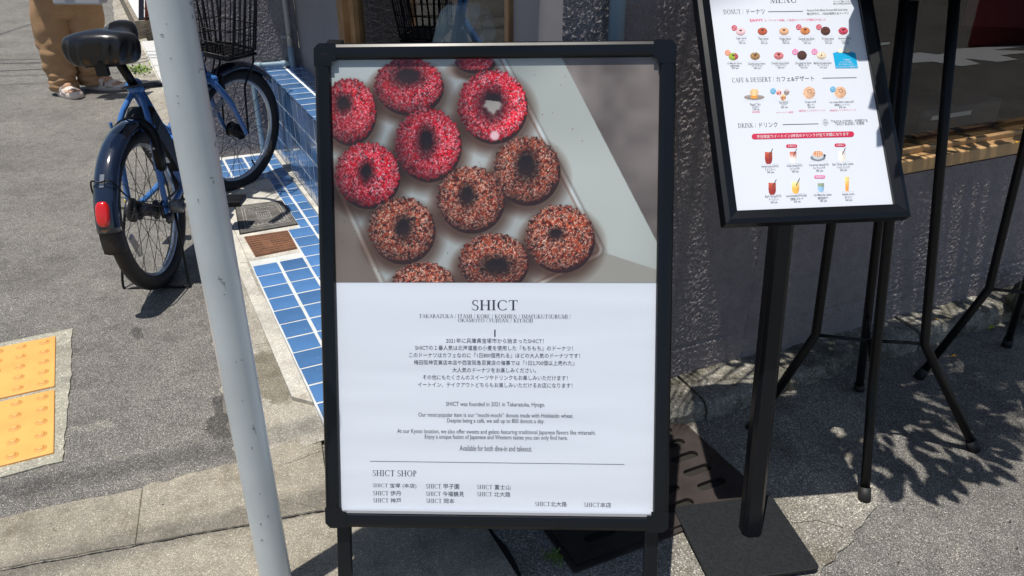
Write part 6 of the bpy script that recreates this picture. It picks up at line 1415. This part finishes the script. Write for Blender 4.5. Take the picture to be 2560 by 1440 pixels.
mb = MB(); mb.tube([V3((.005, .060, .265)), V3((.005, .074, .265))], .017, 14); mb.tube([V3((.005, .048, .265)), V3((.005, .060, .265))], .04, 22); bk(mb, 'drum_brake', M_dksteel)['kind'] = 'stuff'
mb = MB(); mb.box((.012, .068, .292), (.016, .01, .020)); bk(mb, 'yellow_sticker', M_ydecal, None, False, .002)
# kickstand, both legs
mb = MB(); mb.tube(smooth_pts([V3((.02, .085, .26)), V3((-.01, .11, .14)), V3((-.05, .125, .012)), V3((-.05, .085, .006)), V3((-.05, .0, .006)), V3((-.05, -.09, .006)), V3((-.03, -.09, .03)), V3((.02, -.078, .25))], 4), .0045, 8); bk(mb, 'kickstand', M_black)
# crank and pedals
mb = MB(); mb.tube([V3((.36, -.065, .275)), V3((.36, -.075, .275))], .058, 28); bk(mb, 'chainring', M_dksteel)
for sy, a in ((-1, -70), (1, 110)):
    q = V3((.36, sy * .085, .275)); e_ = q + V3((math.cos(rad(a)), 0, math.sin(rad(a)))) * .15; o = bk(MB().tube([q, e_], [.011, .008], 10), 'crank', M_dksteel); mb = MB(); mb.box(e_ + V3((0, sy * .05, 0)), (.085, .08, .022)); bk(mb, 'pedal', M_blackm, o, False, .004)
# orange sticker on the down tube
mb = MB(); mb.tube([V3((.60, 0, .40)).lerp(V3((.75, 0, .58)), .15), V3((.60, 0, .40)).lerp(V3((.75, 0, .58)), .3)], .0375, 18, cap=False, flat=.86); bk(mb, 'orange_decal', M_orange)
# fork, front fender, basket, bars (turned with the steering)
for sy in (-1, 1):
    mb = MB(); mb.tube([X_f(p) for p in smooth_pts([hd_bot + V3((0, sy * .018, .01)), hd_bot + V3((.012, sy * .048, -.03)), FC + V3((-.075, sy * .055, .14)), FC + V3((-.004, sy * .060, .0))], 4)], [.014] * 9 + [.010] * 4, 12); bk(mb, 'fork_blade', M_blue)
mb = MB(); mb.box(X_f(hd_bot + V3((.006, 0, -.012))), (.045, .11, .03), (STM.to_3x3() @ V3((1, 0, 0))), (STM.to_3x3() @ V3((0, 1, 0)))); bk(mb, 'fork_crown', M_blue, None, False, .008)
fender(FC, R_ + .014, 40, 128, .030, X_f, 'front_fender', M_dkblue)
mb = MB(); mb.box(X_f(FC + V3((-.10, .0, R_ - .035))), (.02, .09, .06), (STM.to_3x3() @ V3((1, 0, 0))), (STM.to_3x3() @ V3((0, 1, 0)))); bk(mb, 'front_brake', M_blackm, None, False, .006)
mb = MB(); mb.tube([hd_top, hd_top + sa * .16], .013, 12); stem = bk(mb, 'stem', M_dksteel)
hb_ = hd_top + sa * .16
mb = MB(); mb.tube([X_f(p) for p in smooth_pts([hb_ + V3((-.20, .27, .05)), hb_ + V3((-.06, .24, .06)), hb_ + V3((.02, .10, .0)), hb_, hb_ + V3((.02, -.10, .0)), hb_ + V3((-.06, -.24, .06)), hb_ + V3((-.20, -.27, .05))], 4)], .011, 10); bar_ = bk(mb, 'handlebar', M_dksteel)
for sy in (-1, 1): mb = MB(); mb.tube([X_f(hb_ + V3((-.09, sy * .25, .06))), X_f(hb_ + V3((-.20, sy * .27, .05)))], .016, 12); bk(mb, 'grip', M_rubber, bar_)
BZ0, BZ1 = .625, .875; bx0, bx1 = .76, .935; by = .112
bas = bpy.data.objects.new('basket', None); COL.objects.link(bas); bas.parent = bike
def loopz(z, g): return [V3((bx0 - g * .3, -by - g, z)), V3((bx1 + g, -by - g + .02, z)), V3((bx1 + g + .012, -by * .5, z)), V3((bx1 + g + .012, by * .5, z)), V3((bx1 + g, by + g - .02, z)), V3((bx0 - g * .3, by + g, z))]
for i, (z, r) in enumerate([(BZ0 + .004, .0045), (.625, .0023), (.675, .0023), (.725, .0023), (BZ1, .005)]):
    g = (z - BZ0) * .12; mb = MB(); mb.tube([X_f(p) for p in loopz(z, g)], r, 6, closed=True); bk(mb, 'wire', M_black, bas)
def vert(x, y, gx, gy, r=.0023): mb = MB(); h = BZ1 - BZ0; mb.tube([X_f(V3((x, y, BZ0))), X_f(V3((x + gx * h * .12, y + gy * h * .12, BZ1)))], r, 6); bk(mb, 'wire', M_black, bas)
for k in range(8): y = -by + .02 + (2 * by - .04) * k / 7; vert(bx1 + .006, y, 1, 0, .0045 if k in (0, 7) else .0023); vert(bx0, y, -.3, 0)
for k in range(5): x = bx0 + .03 + (bx1 - bx0 - .06) * k / 4; vert(x, -by + .0, 0, -1, .0045 if k % 2 == 0 else .0023); vert(x, by, 0, 1, .0045 if k % 2 == 0 else .0023)
for k in range(6): y = -by + .03 + (2 * by - .06) * k / 5; mb = MB(); mb.tube([X_f(V3((bx0, y, BZ0))), X_f(V3((bx1 + .008, y, BZ0)))], .0023, 6); bk(mb, 'wire', M_black, bas)
mb = MB(); mb.box(X_f(V3(((bx0 + bx1) / 2 + .01, 0, BZ0 - .012))), (.17, .20, .012), (STM.to_3x3() @ V3((1, 0, 0))), (STM.to_3x3() @ V3((0, 1, 0)))); bk(mb, 'basket_tray', M_blackm, bas, False, .004)
for sy in (-1, 1):
    mb = MB(); mb.tube([X_f(p) for p in smooth_pts([V3((.925, sy * .09, BZ0 - .012)), V3((.925, sy * .088, .57)), V3((.90, sy * .064, .49)), V3((.895, sy * .064, .44)), FC + V3((0, sy * .066, 0))], 3)], .0045, 8); bk(mb, 'basket_stay', M_black, bas)
mb = MB()
for dy_, dz_ in ((.03, 0), (-.02, .03), (-.04, -.02)): mb.tube([X_f(p) for p in smooth_pts([hb_ + V3((0, dy_ * 3, .02)), hb_ + V3((.14, dy_ * 2, -.05 + dz_)), V3((.80, dy_, .66 + dz_)), V3((.77, dy_, .56)), V3((.76, dy_ * .5, .50))], 5)], .0035, 6)
bk(mb, 'brake_cables', M_blackm)['kind'] = 'stuff'

# ------------------------------------------------------------------ the person
def skin(name, verts, edges, radii, m, parent, lvl=2, root=0):
    me = bpy.data.meshes.new(name); me.from_pydata([tuple(v) for v in verts], edges, []); o = bpy.data.objects.new(name, me); COL.objects.link(o)
    md = o.modifiers.new('skin', 'SKIN'); md.use_smooth_shade = True
    for i, r in enumerate(radii):
        sv = me.skin_vertices[0].data[i]; sv.radius = r if isinstance(r, tuple) else (r, r); sv.use_root = (i == root)
    sb = o.modifiers.new('sub', 'SUBSURF'); sb.levels = lvl; sb.render_levels = lvl; me.materials.append(m)
    if parent is not None: o.parent = parent
    return o
fl, fr_ = G(165, 236), G(250, 222)                 # feet
pr_c = (fl + fr_) / 2; per = empty('person', (pr_c.x, pr_c.y, 0), 'person in loose tan trousers and beige slides standing with a grey bag', 'person')
O_ = V3((pr_c.x, pr_c.y, 0))
kl, kr = hx_l, hx_r = None, None
def at(px, py, Yd): d = ray(px, py); return V3((0, 0, CAM_H)) + d * (Yd / d.y) - O_
Yl, Yr = fl.y, fr_.y
AL_, KL, HL_ = at(158, 205, Yl + .02), at(132, 90, Yl + .03), at(118, -70, Yl + .06)
AR_, KR, HR_ = at(228, 190, Yr + .0), at(215, 95, Yr - .01), at(200, -70, Yr - .06)
pel = (HL_ + HR_) / 2 + V3((0, 0, .10)); chest = pel + V3((0, -.02, .38)); neck = chest + V3((0, 0, .16))
# body under the clothes: one continuous figure
tl, tr = fl - O_, fr_ - O_
dl, dr_ = dirv(-42), dirv(-8)
B = [pel, chest, neck, neck + V3((0, -.02, .10)), neck + V3((0, -.03, .21)), HL_, KL, AL_, tl + V3((0, 0, .035)) + dl * .06, HR_, KR, AR_, tr + V3((0, 0, .035)) + dr_ * .06,
     chest + V3((-.17, 0, .10)), chest + V3((-.23, -.05, -.16)), pel + V3((-.12, -.24, .02)), chest + V3((.17, 0, .10)), chest + V3((.23, -.05, -.16)), pel + V3((.13, -.24, .0))]
E_ = [(0, 1), (1, 2), (2, 3), (3, 4), (0, 5), (5, 6), (6, 7), (7, 8), (0, 9), (9, 10), (10, 11), (11, 12), (1, 13), (13, 14), (14, 15), (1, 16), (16, 17), (17, 18)]
Rr = [(.14, .10), (.15, .10), .055, .085, .08, .085, .058, .038, .030, .085, .058, .038, .030, .055, .042, .032, .055, .042, .032]
skin('body', B, E_, Rr, M_skin, per)
# shirt
Bs = [pel + V3((0, 0, -.02)), chest, chest + V3((0, 0, .13)), chest + V3((-.17, 0, .10)), chest + V3((-.22, -.04, -.08)), chest + V3((.17, 0, .10)), chest + V3((.22, -.04, -.08))]
skin('shirt', Bs, [(0, 1), (1, 2), (1, 3), (3, 4), (1, 5), (5, 6)], [(.17, .125), (.175, .12), .08, .07, .062, .07, .062], M_shirt, per)
hd_ = bmesh.new(); bmesh.ops.create_uvsphere(hd_, u_segments=20, v_segments=12, radius=.1)
for v in hd_.verts: v.co = V3((v.co.x * .9, v.co.y * 1.02 + .015, v.co.z * 1.1 + .02)) + neck + V3((0, -.02, .17))
me = bpy.data.meshes.new('m'); hd_.to_mesh(me); hd_.free(); link('hair', me, M_hair, per, True)
# hands: palm and five fingers each, closed on the bag's handle
for sx, w_ in ((-1, B[15]), (1, B[18])):
    pv_, pe_, pr2 = [w_, w_ + V3((-sx * .02, -.05, -.035))], [(0, 1)], [.028, (.030, .018)]
    for k in range(4):
        b0i = len(pv_); off = V3((-sx * (.024 - .016 * k) * 1.0, 0, 0)); ln = (.030, .034, .032, .025)[k]; s_ = pv_[1] + off
        pv_ += [s_ + V3((0, -.02, -.012)), s_ + V3((0, -.03, -.012 - ln)), s_ + V3((0, -.008, -.020 - ln * 1.4))]; pe_ += [(1, b0i), (b0i, b0i + 1), (b0i + 1, b0i + 2)]; pr2 += [.0085, .008, .007]
    b0i = len(pv_); pv_ += [w_ + V3((-sx * .038, -.03, -.030)), w_ + V3((-sx * .044, -.052, -.052))]; pe_ += [(0, b0i), (b0i, b0i + 1)]; pr2 += [.0105, .008]
    skin('hand', pv_, pe_, pr2, M_skin, per, 1)
# trousers: lofted legs with folds
def loft(name, rings, m, seed, fold=.006, cuff=True, n=40):
    vs = []; r = random.Random(seed); ph = [r.uniform(0, 6) for _ in range(6)]
    C_ = smooth_pts([V3(c) for c, _, _ in rings], 9); RR = smooth_pts([V3((a, b, 0)) for _, a, b in rings], 9)
    for i, (c, q) in enumerate(zip(C_, RR)):
        t = i / (len(C_) - 1)
        for k in range(n):
            a = 2 * math.pi * k / n
            f = fold * (math.sin(a * 2 + t * 19 + ph[0]) * .7 + math.sin(a * 3 - t * 31 + ph[1]) * .6 + math.sin(a * 5 + t * 47 + ph[2]) * .28 + math.sin(t * 60 + a * 1.3 + ph[3]) * .45 * (.4 + t))
            vs.append(c + V3((math.cos(a) * (q.x + f), math.sin(a) * (q.y + f), .25 * f)))
    R__ = len(C_); fs = [(i * n + k, i * n + (k + 1) % n, (i + 1) * n + (k + 1) % n, (i + 1) * n + k) for i in range(R__ - 1) for k in range(n)]
    o = MB().add(vs, fs).obj(name, m, per, True); md = o.modifiers.new('s', 'SOLIDIFY'); md.thickness = .003; return o
Zt = V3((0, 0, 1))
def LR(A_, K_, H_, w0, seed):
    hem = A_ + V3((0, 0, -.045))
    return loft('trouser_leg', [(H_ + V3((0, 0, .05)), .120, .13), (H_.lerp(K_, .45), .108, .118), (K_, .100, .108), (K_.lerp(A_, .35), .092, .10), (K_.lerp(A_, .75), .084, .09), (A_ + V3((0, 0, .01)), .078, .084), (hem, .080, .084)], M_pants, seed)
LR(AL_, KL, HL_, 0, 3); LR(AR_, KR, HR_, 0, 9)
mid = (HL_ + HR_) / 2; cr = at(163, 48, (Yl + Yr) / 2)
loft('trouser_seat', [(pel + V3((0, 0, .05)), .175, .135), (mid + V3((0, 0, .03)), .195, .15), (mid.lerp(cr, .5), .175, .135), (cr + V3((0, 0, .03)), .13, .105), (cr, .05, .05)], M_pants, 5)
# slides: sole + band with slots
def slide(t, d, name='slide'):
    s = V3((-d.y, d.x, 0)); L_, W2 = .285, .105; c = t + d * .055
    outl = []
    for k in range(36):
        a = 2 * math.pi * k / 36; x = math.cos(a); y = math.sin(a); wv = W2 / 2 * (1.0 + .10 * x); outl.append((L_ / 2 * math.copysign(abs(x) ** .85, x), wv * math.copysign(abs(y) ** .8, y) + .006 * x))
    prof = [(.93, .0), (1.0, .008), (1.02, .018), (1.0, .030), (.94, .036), (.86, .030)]; vs = []
    for sc, z in prof: vs += [c + d * x * sc + s * y * sc + V3((0, 0, z + (.010 * (1 - (x / (L_ / 2)) ** 2) * -.3) + (.012 if z > .02 else 0) * (abs(x) / (L_ / 2)) ** 3)) for x, y in outl]
    n = 36; fs = [(i * n + k, i * n + (k + 1) % n, (i + 1) * n + (k + 1) % n, (i + 1) * n + k) for i in range(len(prof) - 1) for k in range(n)] + [tuple(range(n - 1, -1, -1)), tuple((len(prof) - 1) * n + k for k in range(n))]
    o = MB().add(vs, fs).obj(name, M_slide, per, True)
    for (x0, x1, h0, h1) in ((-.045, .005, .088, .076), (.018, .030, .070, .066), (.030, .072, .066, .056)):
        vs = []; nn_ = 14
        for (x, h) in ((x0, h0), (x1, h1)):
            for k in range(nn_ + 1):
                a = math.pi * k / nn_
                if x1 - x0 < .02 and 4 < k < 10: pass
                vs.append(c + d * (x + .004 * math.sin(a)) + s * (math.cos(a) * W2 * .5) + V3((0, 0, .022 + math.sin(a) ** .7 * (h - .022))))
        q = nn_ + 1; fs = [(k, k + 1, q + k + 1, q + k) for k in range(nn_)]
        if x1 - x0 < .02: fs = [f for i, f in enumerate(fs) if i in (0, 1, 2, 5, 6, 7, 8, 11, 12, 13)]
        b = MB().add(vs, fs).obj('strap', M_slide, o, True); md = b.modifiers.new('s', 'SOLIDIFY'); md.thickness = .009; md.offset = -1
    # toes
    mb = MB()
    for k in range(5): y = -.034 + .017 * k; r = .0125 if k in (0, 4) else .009; x = .088 - abs(k - 1.6) * .006; mb.tube([c + d * (x - .05) + s * y + V3((0, 0, .040)), c + d * (x - .01) + s * y + V3((0, 0, .040)), c + d * (x + .012) + s * y + V3((0, 0, .036))], [r * .9, r, r * .55], 10)
    mb.tube([c + d * -.10 + V3((0, 0, .045)), c + d * -.05 + V3((0, 0, .060)), c + d * .03 + V3((0, 0, .050))], [.03, .036, .034], 14)
    m_ = mb.obj('toes', M_skin, per, True); m_['kind'] = 'stuff'
slide(tl + V3((0, 0, 0)), dl); slide(tr + V3((0, 0, 0)), dr_)
# bag
bq = at(203, 9, Yl - .14); q0 = bq + O_
bag = empty('shopping_bag', (q0.x, q0.y, q0.z), 'grey bag held in front of the tan trousers at the upper left edge', 'bag')
mb = MB(); mb.box((0, 0, .17), (.285, .10, .34), dirv(-2)); o = mb.obj('body', M_bag, bag); bev(o, .01, 3)
mb = MB(); mb.tube(smooth_pts([(-.07, -.03, .33), (-.06, -.03, .46), (0, -.03, .50), (.06, -.03, .46), (.07, -.03, .33)], 4), .005, 8); mb.obj('handle', M_bag, bag, True)
